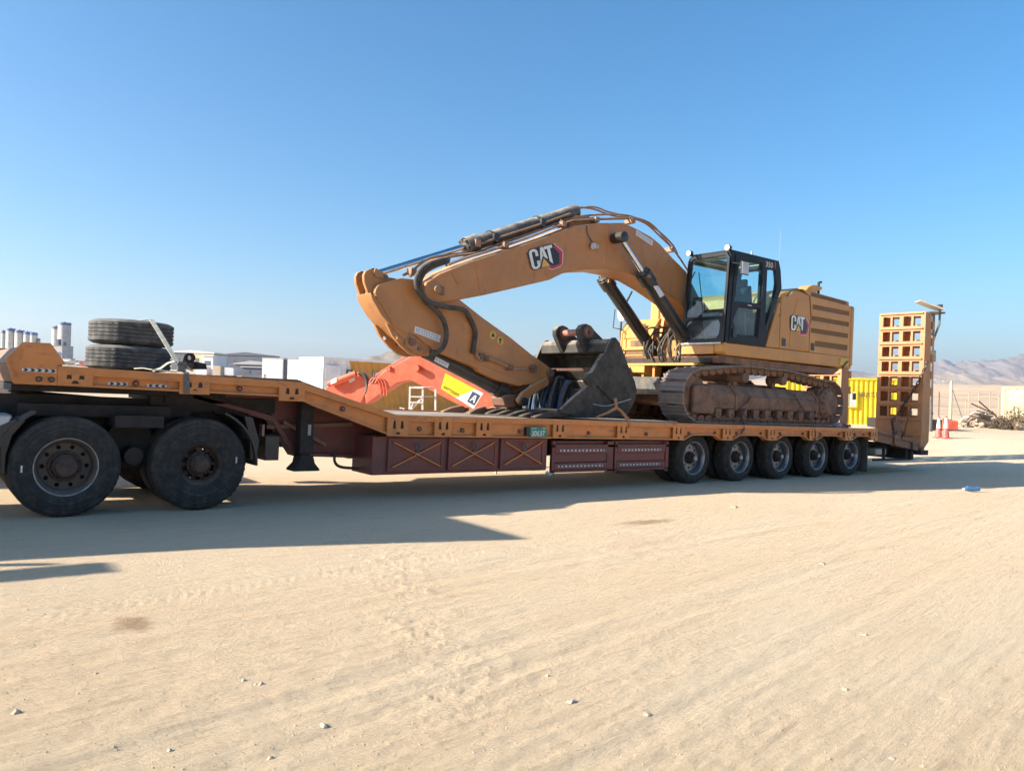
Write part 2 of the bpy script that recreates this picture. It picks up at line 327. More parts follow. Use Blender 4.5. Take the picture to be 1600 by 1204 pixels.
def gz(x, y, detail=True):
    x = np.asarray(x, float); y = np.asarray(y, float)
    prof = np.interp(x, [-60, -14, -3, 16.6, 20, 32, 60], [.1, .3, .0733, -.4057, -.42, -.17, -.2])
    w = np.clip((np.abs(y + 2) - 11) / 26, 0, 1); w = w * w * (3 - 2 * w)
    z = prof * (1 - w) - .2 * w
    d = np.hypot(x - CAM.x, y - CAM.y)
    z = z + .012 * np.clip(d - 62, 0, 2600) + np.clip((d - 45) / 80, 0, 1) * .9 * fbm(x / 37, y / 37, 3, 5) * np.clip(d / 120, .5, 5)
    if detail:
        k = np.clip(1 - d / 60, 0, 1)
        u_ = x * .990 + y * .139; v_ = y * .990 - x * .139
        r = .009 * fbm(x * .25, y * .9, 3, 11) + .006 * fbm(u_ * .9, v_ * 9, 4, 23, .7) * np.clip(.75 + 1.6 * fbm(u_ * .2, v_ * .5, 2, 29), .15, 1.6)
        r = r + .004 * np.clip(1.5 - d / 12, .3, 1) * np.clip(fbm(u_ * 1.2, v_ * 22, 2, 37, .6) + .05, -.2, .5)
        r = r + .007 * fbm(x * 7, y * 14, 3, 31, .6) * np.clip(fbm(x * .35, y * .5, 2, 41) * 2 + .35, 0, 1)
        # ruts left by tyres, running along the yard
        for yy, ww, dd, sl in ((-4.4, .10, .006, .13), (-4.75, .07, .005, .13), (-5.9, .09, .006, .15), (-6.25, .07, .005, .15), (-7.1, .08, .005, .16)):
            t = (y - (yy + sl * x + .12 * np.sin(x * .3 + yy))) / ww
            r = r - dd * np.exp(-t * t) + dd * .6 * np.exp(-(np.abs(t) - 1.7) ** 2 * 3)
            r = r + dd * .35 * np.exp(-t * t) * np.clip(fbm(x * 1.5, y * 26, 2, 91) * 3, -1, 1)
        for c0_, w_, ph in ((-6.75, .13, 0), (-3.75, .12, 1.3)):                   # tread prints
            t = (v_ - c0_ - .15 * np.sin(u_ * .35 + ph)) / w_
            r = r - .0035 * (np.abs(t) < 1) * (np.sin(u_ * 66 + np.abs(t) * 5 + ph) > .1) * np.clip(.3 + 2.5 * fbm(u_ * .5, v_, 2, 97 + int(ph)), 0, 1)
        # churned band crossing in front
        t = (x - (1.6 + .42 * (y + 4.4))) / .42
        r = r + .015 * np.exp(-t * t) * np.clip(fbm(x * 11, y * 13, 4, 61, .65) + .0, 0, 1) * np.clip((y + 6.6) * 2, 0, 1) * np.clip((-2.3 - y) * 2, 0, 1)
        r = r + .055 * np.clip((d - 9) / 16, 0, 1) * fbm(x * .7, y * .7, 3, 51) * np.clip((y - 4) / 6, 0, 1)
        strip = np.exp(-(np.clip(np.abs(y - 1.4) - 1.7, 0, 9)) ** 2 / .6)      # flat where the wheels stand
        z = z + r * k * (1 - .8 * strip)
    return z
DAMP1 = (-0.203, -4.161); DAMP2 = (5.999, -2.708)
def build_ground():
    na = 760; rr = np.concatenate([[.02], np.geomspace(1.2, 45, 640), np.geomspace(46, 14000, 150)]); nr = len(rr)
    th = np.concatenate([np.linspace(-.68, .68, na - 140), np.linspace(.68, 2 * math.pi - .68, 142)[1:-1]]); na = len(th)
    h0 = math.atan2(FWD.y, FWD.x)
    A, R = np.meshgrid(th, rr); X = CAM.x + R * np.cos(h0 - A); Y = CAM.y + R * np.sin(h0 - A)
    Z = gz(X, Y)
    co = np.stack([X, Y, Z], -1).reshape(-1, 3).astype(np.float32)
    i = np.arange(nr - 1)[:, None] * na; j = np.arange(na)[None, :]; j2 = (j + 1) % na
    q = np.stack([i + j, i + na + j, i + na + j2, i + j2], -1).reshape(-1, 4)
    me = bpy.data.meshes.new('ground'); me.vertices.add(len(co)); me.vertices.foreach_set('co', co.ravel())
    me.loops.add(q.size); me.loops.foreach_set('vertex_index', q.ravel().astype(np.int32))
    me.polygons.add(len(q)); me.polygons.foreach_set('loop_start', np.arange(0, q.size, 4, dtype=np.int32))
    me.update(); me.validate(); me.shade_smooth()
    o = bpy.data.objects.new('ground', me); COL.objects.link(o); tag(o, kind='structure')
    if me.polygons[len(me.polygons) // 2].normal.z < 0: me.flip_normals()
    m = bpy.data.materials.new('sandy_ground'); m.use_nodes = True; t = m.node_tree; L = t.links.new; b = t.nodes['Principled BSDF']
    b.inputs['Roughness'].default_value = .95; b.inputs['Specular IOR Level'].default_value = .15
    tc = N(t, 'ShaderNodeTexCoord')
    def noise(sc, det, vec=None, ro=.6, str_=None):
        n = N(t, 'ShaderNodeTexNoise'); n.inputs['Scale'].default_value = sc; n.inputs['Detail'].default_value = det; n.inputs['Roughness'].default_value = ro
        if str_:
            vr = N(t, 'ShaderNodeVectorRotate', rotation_type='Z_AXIS'); vr.inputs['Angle'].default_value = rad(-8); L(tc.outputs['Object'], vr.inputs[0])
            mp = N(t, 'ShaderNodeMapping'); mp.inputs['Scale'].default_value = str_; L(vr.outputs[0], mp.inputs[0]); L(mp.outputs[0], n.inputs[0])
        else: L(tc.outputs['Object'], n.inputs[0])
        return n.outputs[0]
    def ramp(v, a, b_, lo=0, hi=1):
        r = N(t, 'ShaderNodeMapRange'); r.inputs[1].default_value = a; r.inputs[2].default_value = b_; r.inputs[3].default_value = lo; r.inputs[4].default_value = hi; L(v, r.inputs[0]); return r.outputs[0]
    def mix(f, a, c, op='MIX'):
        x = N(t, 'ShaderNodeMix', data_type='RGBA', blend_type=op)
        if isinstance(f, float): x.inputs[0].default_value = f
        else: L(f, x.inputs[0])
        for s_, v in ((6, a), (7, c)):
            if isinstance(v, tuple): x.inputs[s_].default_value = (*v, 1)
            else: L(v, x.inputs[s_])
        return x.outputs[2]
    c = mix(ramp(noise(.22, 6, str_=(.5, 1.3, 1)), .35, .65), (.73, .54, .345), (.76, .60, .41))
    c = mix(ramp(noise(1.2, 9, ro=.7, str_=(.25, 1.6, 1)), .47, .68, 0, .5), c, (.72, .59, .42))
    c = mix(ramp(noise(.5, 6, str_=(.5, 1.2, 1)), .56, .72, 0, .3), c, (.58, .40, .26))
    c = mix(ramp(noise(9, 12, ro=.8, str_=(.22, 2.2, 1)), .535, .62, 0, .42), c, (.42, .29, .185))
    c = mix(ramp(noise(34, 8, ro=.8), .56, .63, 0, .5), c, (.42, .31, .21))
    c = mix(ramp(noise(85, 6, ro=.75), .59, .65, 0, .6), c, (.30, .22, .15))
    c = mix(ramp(noise(130, 4), .60, .70, 0, .5), c, (.80, .70, .55))
    cd = N(t, 'ShaderNodeVectorMath', operation='DISTANCE'); ge0 = N(t, 'ShaderNodeNewGeometry'); L(ge0.outputs['Position'], cd.inputs[0]); cd.inputs[1].default_value = (5, -2, 0)
    far = N(t, 'ShaderNodeMath', operation='MULTIPLY'); L(ramp(cd.outputs['Value'], 26, 70, 0, 1), far.inputs[0]); L(ramp(noise(.12, 9, ro=.75), .35, .6, .45, .95), far.inputs[1])
    c = mix(far.outputs[0], c, (.46, .335, .23))      # rougher, darker desert soil beyond the graded yard
    # two damp brown patches
    geo = N(t, 'ShaderNodeNewGeometry')
    for (px, py, sx, sy) in ((DAMP1[0], DAMP1[1], .10, .16), (DAMP2[0], DAMP2[1], .5, .13)):
        vm = N(t, 'ShaderNodeVectorMath', operation='SUBTRACT'); L(geo.outputs['Position'], vm.inputs[0]); vm.inputs[1].default_value = (px, py, 0)
        vd = N(t, 'ShaderNodeVectorMath', operation='MULTIPLY'); L(vm.outputs[0], vd.inputs[0]); vd.inputs[1].default_value = (1 / sx, 1 / sy, 0)
        vl = N(t, 'ShaderNodeVectorMath', operation='LENGTH'); L(vd.outputs[0], vl.inputs[0])
        ad = N(t, 'ShaderNodeMath', operation='ADD'); L(vl.outputs['Value'], ad.inputs[0]); L(ramp(noise(9, 5), .3, .7, -.5, .5), ad.inputs[1])
        c = mix(ramp(ad.outputs[0], .5, 1.3, .6, 0), c, (.30, .16, .08))
    L(c, b.inputs['Base Color'])
    h1 = noise(9, 14, ro=.82, str_=(.3, 2.2, 1)); h2 = noise(38, 10, ro=.8)
    mh = N(t, 'ShaderNodeMath', operation='MULTIPLY_ADD'); L(h2, mh.inputs[0]); mh.inputs[1].default_value = .7; L(h1, mh.inputs[2])
    bp = N(t, 'ShaderNodeBump'); bp.inputs['Strength'].default_value = 1.0; bp.inputs['Distance'].default_value = .032; L(mh.outputs[0], bp.inputs['Height']); L(bp.outputs[0], b.inputs['Normal'])
    me.materials.append(m); return o
build_ground()
def G(x, y): return float(gz(x, y))
M_stone = mat('stone', (.46, .35, .235), .9, c2=(.58, .47, .34), scale=8, bump=.4)

# pebbles (too many to count) and the loose stones one can point at
def rock(mb, c, r, rng):
    ph = [rng.uniform(.65, 1.15) for _ in range(12)]; k = len(mb.v)
    t = (1 + 5 ** .5) / 2
    base = [(-1, t, 0), (1, t, 0), (-1, -t, 0), (1, -t, 0), (0, -1, t), (0, 1, t), (0, -1, -t), (0, 1, -t), (t, 0, -1), (t, 0, 1), (-t, 0, -1), (-t, 0, 1)]
    fs = [(0, 11, 5), (0, 5, 1), (0, 1, 7), (0, 7, 10), (0, 10, 11), (1, 5, 9), (5, 11, 4), (11, 10, 2), (10, 7, 6), (7, 1, 8), (3, 9, 4), (3, 4, 2), (3, 2, 6), (3, 6, 8), (3, 8, 9), (4, 9, 5), (2, 4, 11), (6, 2, 10), (8, 6, 7), (9, 8, 1)]
    sx, sy, sz = rng.uniform(.7, 1.3), rng.uniform(.7, 1.3), rng.uniform(.45, .8)
    mb.add([(c[0] + b[0] * .53 * r * p * sx, c[1] + b[1] * .53 * r * p * sy, c[2] + b[2] * .53 * r * p * sz) for b, p in zip(base, ph)], fs)
rng = random.Random(9); mb = MB(); cnt = 0
while cnt < 11000:
    d = 2.2 * (14 ** (rng.random())); a = rng.uniform(-.66, .66); p = CAM.xy.to_3d() + (FWD * math.cos(a) + RIGHT * math.sin(a)) * d
    if 0 < p.y < 3 and p.x > -3: continue
    if rng.random() > .35 + .9 * float(fbm(np.array(p.x * .5), np.array(p.y * .5), 2, 77)) + .25: continue
    rock(mb, (p.x, p.y, G(p.x, p.y) + .001), rng.choice([.0015, .0018, .002, .002, .0025, .0025, .003, .0035, .0045]) * (1 + d * .03), rng); cnt += 1
o = mb.build('pebbles', M_stone, sharp=180); tag(o, 'small pebbles and grit scattered over the sandy yard', 'pebbles', kind='stuff')
STL = ['pale stone at the far left edge of the lower sand', 'pale stone near the lower left centre of the sand, right of a streak', 'small stone low in the left third of the sand, left of its neighbour', 'small stone on the bottom edge in the left third', 'angular pale stone in the lower right quarter, larger than its neighbours', 'stone just below the middle bottom of the sand', 'small stone low and right of centre', 'stone half way down the right side, above the angular one',
       'tiny stone near the bottom right corner', 'largest loose stone, beside the trailer shadow near the third rear wheel', 'stone in the open sand on the upper right', 'stone just left of the one on the upper right', 'right end of a short row of crumbly clods, lower left', 'middle clod of the short crumbly row, lower left', 'stone near the lower centre by a crumbly patch', 'smallest clod in the crumbly row, lower left', 'small stone near the right edge, low down', 'small stone on the lower left, right of the edge stone']
stones = [((-0.917, -5.297), .03), ((0.163, -6.117), .024), ((-0.455, -6.016), .02), ((-0.139, -6.28), .022), ((2.696, -7.141), .03), ((1.295, -6.498), .026), ((1.516, -6.795), .022), ((3.782, -6.67), .03),
          ((2.101, -7.691), .018), ((8.341, -2.27), .07), ((5.757, -5.202), .035), ((6.38, -4.439), .03), ((0.105, -5.507), .026), ((0.044, -5.42), .02), ((1.433, -6.155), .02), ((0.083, -5.494), .016), ((3.906, -7.424), .02), ((-0.54, -4.942), .018)]
for (x, y), r in stones:
    w = RT @ Vector((x, y, 0)); mb = MB(); rock(mb, (0, 0, 0), r * .8, rng)
    o = mb.build('stone', M_stone, loc=(w.x, w.y, G(w.x, w.y) + r * .05), sharp=20)
    tag(o, STL[len([q for q in bpy.data.objects if q.name.startswith('stone')]) - 1], 'stone', 'loose stones on the sand')

# mountains and hills
def ridge(name, D, u0, u1, prof, depth, c, seed, n=260, m=16, rough=.10):
    """a range standing D metres off; prof lists (metres right, height above the plain)"""
    us = np.linspace(u0, u1, n); top = np.interp(us, [p[0] for p in prof], [p[1] for p in prof])
    mb = MB(); base = float(G(*(spot(0, D).xy)))
    for j in range(m):
        t = j / (m - 1); hh = math.sin(t * math.pi / 2 if t < .72 else math.pi / 2) if t < .72 else math.cos((t - .72) / .28 * math.pi / 2)
        for i, u in enumerate(us):
            nz = float(fbm(np.array(u / depth * 3.1), np.array(t * 3.7), 5, seed, .6)); nz2 = float(fbm(np.array(u / depth * 9), np.array(t * 2.0), 3, seed + 50, .6))
            h = top[i] * (max(0, hh)) * (1 + rough * 2 * nz2 * (1 - .55 * t)) + top[i] * rough * 2.2 * nz * math.sin(t * math.pi)
            p = spot(u * (1 + t * .0), D + t * depth, base - 3 + max(0, h)); mb.v.append(tuple(p))
    for j in range(m - 1):
        for i in range(n - 1): a = j * n + i; mb.f.append((a, a + 1, a + n + 1, a + n))
    mt = mat(name + '_rock', c, .95, c2=tuple(v * .72 for v in c), scale=.004 * 3000 / D, bump=0)
    o = mb.build(name, mt, sharp=60); tag(o, kind='structure'); return o
ridge('mountains', 7000, 2400, 6200, [(2400, 150), (2750, 190), (3000, 250), (3130, 255), (3330, 212), (3600, 170), (3790, 187), (4016, 227), (4180, 262), (4330, 322), (4450, 300), (4590, 350), (5200, 400), (5700, 300), (6200, 250)], 1200, (.22, .18, .17), 3)
ridge('foothills', 3400, 1150, 3000, [(1150, 20), (1400, 62), (1550, 76), (1750, 56), (1950, 66), (2100, 80), (2300, 64), (2600, 70), (3000, 60)], 500, (.34, .27, .22), 8)
ridge('desert_rise', 900, 380, 860, [(380, 1), (430, 5), (480, 7), (520, 9), (560, 7), (620, 8), (720, 6), (860, 5)], 220, (.50, .38, .27), 14, rough=.06)
ridge('low_hill', 1700, -760, -380, [(-760, 6), (-700, 16), (-640, 24), (-570, 27), (-520, 25), (-460, 14), (-380, 5)], 300, (.22, .17, .14), 21)
ridge('low_rise_left', 1500, -1050, -650, [(-1050, 5), (-900, 12), (-820, 10), (-700, 12), (-650, 7)], 300, (.30, .25, .21), 25)

# ------------------------------------------------------------ buildings and yard things behind
def facing(name, label, cat, u, d, z=None, group=None, rz=0):
    p = spot(u, d); g = G(p.x, p.y) if z is None else z
    return thing(name, label, cat, (p.x, p.y, g), group, 'W', FR + rz)
def corr(mb, x0, x1, y, z0, z1, n, dep=.035, face=-1, top0=None, top1=None):
    """corrugated sheet along x at plane y"""
    pts = []
    w = (x1 - x0) / n
    for i in range(n):
        a = x0 + i * w; pts += [(a, 0), (a + w * .3, 0), (a + w * .45, dep), (a + w * .85, dep)]
    pts.append((x1, 0))
    V = []; F = []
    t0 = x0 if top0 is None else top0; t1 = x1 if top1 is None else top1
    for (x, d) in pts: V += [(x, y - face * d, z0), (t0 + (x - x0) / (x1 - x0) * (t1 - t0), y - face * d, z1)]
    for i in range(len(pts) - 1): F.append((2 * i, 2 * i + 2, 2 * i + 3, 2 * i + 1))
    mb.add(V, F)
def container(name, label, loc, rz, L, mt, mt2=None, split=None, n=None, endmt=None, Wd=2.44, H=2.59, door=True):
    """local frame: x along the long side, long side in view at y = 0, near end wall at x = 0"""
    t = thing(name, label, 'container', loc, None, 'W', rz)
    n = n or int(L / .28)
    fr = MB()
    for x in (0, L - .12):
        for y in (0, Wd - .12): fr.box(x, x + .12, y, y + .12, 0, H)
    for z in (0, H - .1):
        for y in (0.003, Wd - .1): fr.box(.12, L - .12, y, y + .09, z, z + .1)
        for x in (0.003, L - .1): fr.box(x, x + .09, .12, Wd - .12, z, z + .1)
    fr.build('frame', endmt or mt, t)
    mb = MB(); corr(mb, .12, (split + .55 if split else L - .12), .04, .1, H - .1, max(2, int(n * ((split or L) / L))), top1=split); mb.build('side_panel', mt, t)
    if mt2: mb = MB(); corr(mb, split + .55, L - .12, .04, .1, H - .1, int(n * (1 - split / L)), top0=split); mb.build('side_panel', mt2, t, 'ochre painted panel')
    mb = MB(); corr(mb, .12, L - .12, Wd - .04, .1, H - .1, n, face=1); mb.build('side_panel', mt2 or mt, t)
    for x, f in ((.04, -1), (L - .04, 1)):
        k = MB(); corr(k, .12, Wd - .12, 0, .1, H - .1, 9, face=f)
        k.v = [(x + (v[1]), v[0], v[2]) for v in k.v]; k.build('end_panel', endmt or mt, t)
    MB().box(.02, L - .02, .02, Wd - .02, H - .06, H - .02).build('roof', mt2 or mt, t)
    return t
gzz = -.2
wc = container('shipping_container', 'white container painted ochre beyond its grey-white door, behind the red boom', (11.66, 19.8, -.2), 0, 12.19, M_whitem, M_ocre, 1.14, H=2.59, endmt=M_whitem)
wc.rotation_euler[1] = rad(1.0)
d = MB().box(.10, .76, -.03, .02, .12, 2.28).build('door', M_whitem, wc, bev=.01)
MB().box(.28, .46, -.05, -.03, 1.62, 1.67).build('handle', M_refb, d)
w_ = MB().plate([(1.02, 1.82), (1.27, 1.82), (1.27, 2.12), (1.02, 2.12)], [[(1.06, 1.86), (1.23, 1.86), (1.23, 2.08), (1.06, 2.08)]], -.03, .02).build('window', M_refb, wc)
MB().box(1.06, 1.23, -.01, 0, 1.86, 2.08).build('pane', M_lw, w_)
w_ = MB().plate([(2.2, 1.2), (2.72, 1.2), (2.72, 2.08), (2.2, 2.08)], [[(2.25, 1.25), (2.67, 1.25), (2.67, 2.03), (2.25, 2.03)]], -.03, .02, 'y').build('window', M_lightm, wc)
MB().box(2.25, 2.67, -.01, 0, 1.25, 2.03).build('pane', M_refb, w_)

# yellow container with the firm's name, square on to the view
p = Vector((36.009, 14.89, -0.333)); yc = container('shipping_container', 'bright yellow container lettered in dark grey, seen behind the loading ramps', (p.x, p.y, -.28), FR, 6.06, M_yell, n=22)
w_ = MB().plate([(3.32, .98), (3.86, .98), (3.86, 1.86), (3.32, 1.86)], [[(3.38, 1.04), (3.80, 1.04), (3.80, 1.80), (3.38, 1.80)]], -.04, .02).build('window', M_yell, yc)
MB().box(3.38, 3.58, -.02, 0, 1.04, 1.8).build('pane', M_refw, w_); MB().box(3.6, 3.80, -.03, -.01, 1.04, 1.8).build('shutter', M_refw, w_); MB().box(3.6, 3.78, -.035, -.03, 1.42, 1.76).build('pane', M_refb, w_)
text_mb('aertssen', .55, lambda u, v, w: (3.98 + u, -.03, 1.58 + v), 0, .0, .92).build('lettering', mat('letter_grey', (.14, .11, .07), .6, bump=0), yc)

# cream cabin at the right edge
p = Vector((59.681, 13.025, -0.194)); cc = container('site_cabin', 'cream site cabin with an open white side at the right edge of the yard', (p.x, p.y, -.25), FR - rad(30), 6.0, M_cream, n=12, H=2.45, endmt=M_cream)
cc['category'] = 'cabin'
MB().box(.35, 1.9, -.05, .02, .35, 2.1).build('door', M_cream, cc, bev=.01)

# white container far left of the first, hoarding, posts
hd = facing('site_cabin', 'pair of long white cabins with a dark gap between them, beyond the fence posts', 'cabin', -28.2, 88, 1.05)
for x0, x1 in ((0, 2.3), (2.85, 5.6)):
    MB().box(x0, x1, 0, 2.5, 0, 2.6).build('wall', M_white, hd); MB().box(x0 - .05, x1 + .05, -.05, 2.55, 2.6, 2.68).build('roof', M_lightm, hd)
MB().box(2.3, 2.85, .4, 2.5, 0, 2.5).build('doorway', M_darkr, hd)
for i, (u, d, h, lab) in enumerate(((-22.7, 60, 1.1, 'thin fence post nearest the pin bracket on the gooseneck'), (-19.0, 60, 1.3, 'thin fence post standing before the long white cabins'), (-18.05, 60, .75, 'short dark fence post right of the thin one, before the white cabins'))):
    f = facing('fence_post', lab, 'post', u, d); MB().cyl((0, 0, -.3), (0, 0, h + .55), .05, seg=8).build('post', M_rust, f); MB().box(-.07, .07, -.07, .07, h + .55, h + .6).build('cap', M_rust, f)
f = facing('ground_slab', 'pale concrete footing wall beyond the gooseneck', 'wall', -18.6, 62)
MB().box(0, 1.8, 0, 1.5, -.2, .55).build('wall', M_tan, f)

def shed(u, d, w, h, mt, roofmt, label, dz=0, pitch=0.0, dep=12, group=None, windows=0, cat='building', name='warehouse'):
    s_ = facing(name, label, cat, u, d, None, group); s_.location.z += dz - .5
    MB().box(0, w, 0, dep, 0, h).build('wall', mt, s_)
    MB().prism([(-.2, h), (w + .2, h), (w + .2, h + .25), (w / 2, h + .25 + pitch), (-.2, h + .25)], -.3, dep + .3).build('roof', roofmt, s_)
    for i in range(windows):
        x = w * (i + .5) / windows; MB().box(x - w * .14 / windows * 2, x + w * .14 / windows * 2, -.06, .02, h * .45, h * .72).build('window', M_darkr, s_)
    return s_
def silo(u, d, r, h, label, z0, cap=True, legs=False, group=None, mt=None):
    s_ = facing('silo', label, 'silo', u, d, z0, group)
    MB().cyl((0, 0, 2.5 if legs else 0), (0, 0, h), r, seg=24).build('barrel', mt or M_grey, s_)
    if cap: MB().cyl((0, 0, h), (0, 0, h + 1.7), r * 1.03, r * 1.0, seg=24).build('cap', M_bluesilo if cap != 2 else M_darkr, s_); MB().cyl((0, 0, h + 1.7), (0, 0, h + 2.4), r * .12, seg=6).build('vent_pipe', M_bluesilo, s_)
    if legs:
        for k in range(4): MB().cyl((r * .7 * math.cos(k * 1.57 + .7), r * .7 * math.sin(k * 1.57 + .7), -1), (r * .7 * math.cos(k * 1.57 + .7), r * .7 * math.sin(k * 1.57 + .7), 3), .3, seg=6).build('leg', M_grey, s_)
    return s_
D5 = 500; S5 = D5 / 1220
M_palesilo = mat('silo_white', (.50, .48, .45), .7, c2=(.38, .37, .37), scale=.3, bump=0)
zb = 4
def su(px): return (px - 800) * S5 - .8
silo(su(6), 500, 1.3, 21, 'small grey silo at the far left end of the silo row', zb, 2)
silo(su(17), 500, 2.7, 22.4, 'white silo with a blue cap, first of the big four on the left', zb, True, mt=M_palesilo)
silo(su(31), 500, 2.8, 21.4, 'blue-capped silo with a pointed vent, second of the big four', zb, True, mt=M_palesilo)
silo(su(43.5), 500, 2.4, 20.6, 'blue-capped silo, third of the big four on the left', zb, True, mt=M_palesilo)
silo(su(53), 500, 2.2, 20.2, 'blue-capped silo at the right of the big four', zb, True, mt=M_palesilo)
silo(su(61), 500, .9, 16.5, 'thin blue-grey silo standing right of the big four', zb, 2)
silo(su(88), 500, 2.5, 24.5, 'tall pale silo, left and lower of the pair beside the tallest', zb, 2, mt=M_palesilo)
silo(su(94.5), 503, 2.2, 25.5, 'pale silo squeezed just left of the tallest silo', zb, 2, mt=M_palesilo)
silo(su(106.5), 496, 3.7, 26.8, 'tallest silo on legs with a dark blue cap', zb, 1, legs=True, mt=M_palesilo)
shed(su(66), 480, 2, 8.8, M_white, M_grey, 'small white block between the two silo groups', -1, windows=1)
shed(su(71), 480, 5, 7.8, M_grey, M_lightm, 'low grey shed just right of the small white block', -1, windows=2)
b_ = shed(su(118), 470, 9, 13.0, M_palesilo, M_grey, 'white and blue plant building right of the tallest silo', -1, windows=3)
for z in (3.2, 7.5): MB().box(-.1, 9.1, -.12, 0, z, z + 1.2).build('blue_band', M_bluesilo, b_)
MB().box(3.4, 5, 3, 6, 13.2, 17.2).build('tower', M_darkr, b_); MB().box(7, 8, 3, 6, 13.2, 15.5).build('tower', M_darkr, b_)
bld = MB().bar((0, 0, 0), (-8, 0, 12), 1.2, 1.2); cv = facing('conveyor', 'sloping conveyor gallery between the silos and the white plant building', 'conveyor', su(104), 485, 6); bld.build('gallery', M_tan, cv)
for i, (px, w, h, mt, lab) in enumerate(((99, 4.4, 4.6, M_white, 'small white cabin at the foot of the tallest silo'), (109, 3.6, 3.9, M_tan, 'tan tanker-like cabin right of the small white cabin'), (118, 3, 3.4, M_white, 'tiny white block below the plant building'), (125, 4, 4.2, M_red, 'small reddish shed below the plant building'), (133, 4, 3.2, M_tan, 'low tan shed nearest the spare tyres'), (104, 3, 2.6, M_grey, 'low grey block below the tan cabin'))):
    shed(su(px) * .84, 420, w, h, mt, M_grey, lab, -.2, dep=4, windows=1)
# middle distance, between the spare tyres and the cabins
def sv(px, D): return (px - 800) * D / 1220 - D * .0008
shed(sv(268, 260), 260, 13, 6.0, M_darkr, M_white, 'dark warehouse with a white roof behind the pin bracket', .6, .6, windows=4)
shed(sv(303, 250), 250, 6.4, 6.0, M_cream, M_white, 'cream block right of the dark warehouse', .4, windows=3)
shed(sv(316, 245), 245, 3.4, 5.4, M_white, M_white, 'narrow white block joined to the cream block', .4, windows=1)
shed(sv(342, 380), 380, 26, 6.0, M_darkr, M_darkr, 'long dark factory roof under the low hill', .2, 1.4, windows=6)
shed(sv(366, 230), 230, 10, 3.9, M_darkr, M_lightm, 'dark blue shed with a pale roof left of the white cabins', .5, .9, windows=3)
shed(sv(378, 180), 180, 5, 2.4, M_darkr, M_lightm, 'low dark shed in front of the pale-roofed one', .4, windows=2)
for px, D, w, h, mt, lab in ((307, 170, 2.3, 2.0, M_white, 'white lorry box, leftmost in the row before the factory'), (316, 172, 1.6, 1.5, M_white, 'small white lorry cab beside the leftmost box'), (333, 170, 1.7, 2.2, M_tan, 'tan crate-like trailer in the row before the factory'), (341, 175, 1.7, 1.9, M_white, 'white lorry box in the middle of the row'), (353, 175, 1.8, 1.8, M_white, 'white lorry box at the right of the row')):
    f = facing('parked_lorry', lab, 'lorry', sv(px, D), D); MB().box(0, w, 0, 2.4, .5, h + .5).build('box_body', mt, f, bev=.05)
    for x in (.3, w - .3): MB().cyl((x, -.02, .3), (x, .3, .3), .32, seg=12).build('wheel', M_rub, f)
    MB().box(.05, w - .05, .2, 2.2, .3, .5).build('chassis', M_chas, f)
for px, D, lab in ((325, 120, 'low tan spoil heap behind the gooseneck, left one'), (372, 120, 'low tan spoil heap near the white cabins, right one')):
    f = facing('spoil_heap', lab, 'heap', sv(px, D), D); mb = MB(); r_ = random.Random(px)
    for k in range(26): rock(mb, (r_.uniform(-2.5, 2.5), r_.uniform(-1, 1), .1), r_.uniform(.3, .6), r_)
    mb.build('rubble', M_tan, f)

# gravel mound behind the ochre container
def mound(name, label, u, d, L, W_, H, mt, seed, shape):
    t = facing(name, label, 'mound', u, d, -.3); mb = MB(); n, m_ = 90, 26
    for j in range(m_):
        for i in range(n):
            x = i / (n - 1) * L; y = j / (m_ - 1); h = float(np.interp(x / L, [s[0] for s in shape], [s[1] for s in shape])) * H
            nz = float(fbm(np.array(x * .8), np.array(y * 7), 4, seed)); st = .07 * math.sin((x * 1.1 + y * 8) * 3.2)
            mb.v.append((x, (y - .3) * W_, max(0, h * math.sin(math.pi * min(1, y * 1.25 if y < .8 else 1 - (y - .8) * 0)) ** .7 if y < .4 else h * (1 - ((y - .4) / .6) ** 2)) + (nz * .35 + st) * (h > .2)))
    for j in range(m_ - 1):
        for i in range(n - 1): a = j * n + i; mb.f.append((a, a + 1, a + n + 1, a + n))
    mb.build('gravel_heap', mt, t, sharp=70); return t
M_gravel = mat('gravel_grey', (.23, .20, .17), .95, c2=(.15, .13, .115), scale=1.2, bump=.6, bscale=5)
mound('gravel_mound', 'long grey-brown gravel mound rising behind the ochre container', -21.5, 70, 34, 12, 4.7, M_gravel, 5, [(0, 0), (.06, .25), (.14, .55), (.2, .7), (.32, .97), (.45, 1), (.8, .9), (.92, .6), (1, 0)])

# ---- second, red-orange excavator boom lying beyond the trailer
rp = Vector((10.05, 9.68, 0)); RZ = FR - rad(9)
rx = thing('excavator_boom', 'bright red-orange excavator boom with a yellow and white sticker, lying beyond the trailer', 'excavator boom', (rp.x, rp.y, 0), None, 'W', RZ)
_x0 = (rp - CAM).dot(RIGHT)
def RX(lst): return [((u - _x0), z) for u, z in lst]
bp_ = RX([(-4.213, 1.146), (-4.111, 1.401), (-3.617, 1.811), (-2.905, 2.208), (-2.637, 2.287), (-2.401, 2.257), (-2.145, 2.12), (-0.534, 1.206), (-0.168, 0.999), (-0.067, 0.569), (-0.517, 0.557), (-1.062, 0.705), (-2.706, 1.474), (-2.888, 1.541), (-3.247, 1.46), (-3.779, 1.103), (-4.168, 0.822)])
MB().prism(bp_, 0, .62).build('boom', M_red, rx, bev=.02)
sp_ = RX([(-5.442, 1.258), (-5.248, 1.407), (-4.552, 1.714), (-4.409, 1.754), (-4.224, 1.578), (-4.145, 1.328), (-4.316, 0.945), (-4.453, 0.67), (-5.391, 0.646), (-5.58, 1.002)])
MB().prism(sp_, .12, .5).build('stick', M_red, rx, bev=.02)
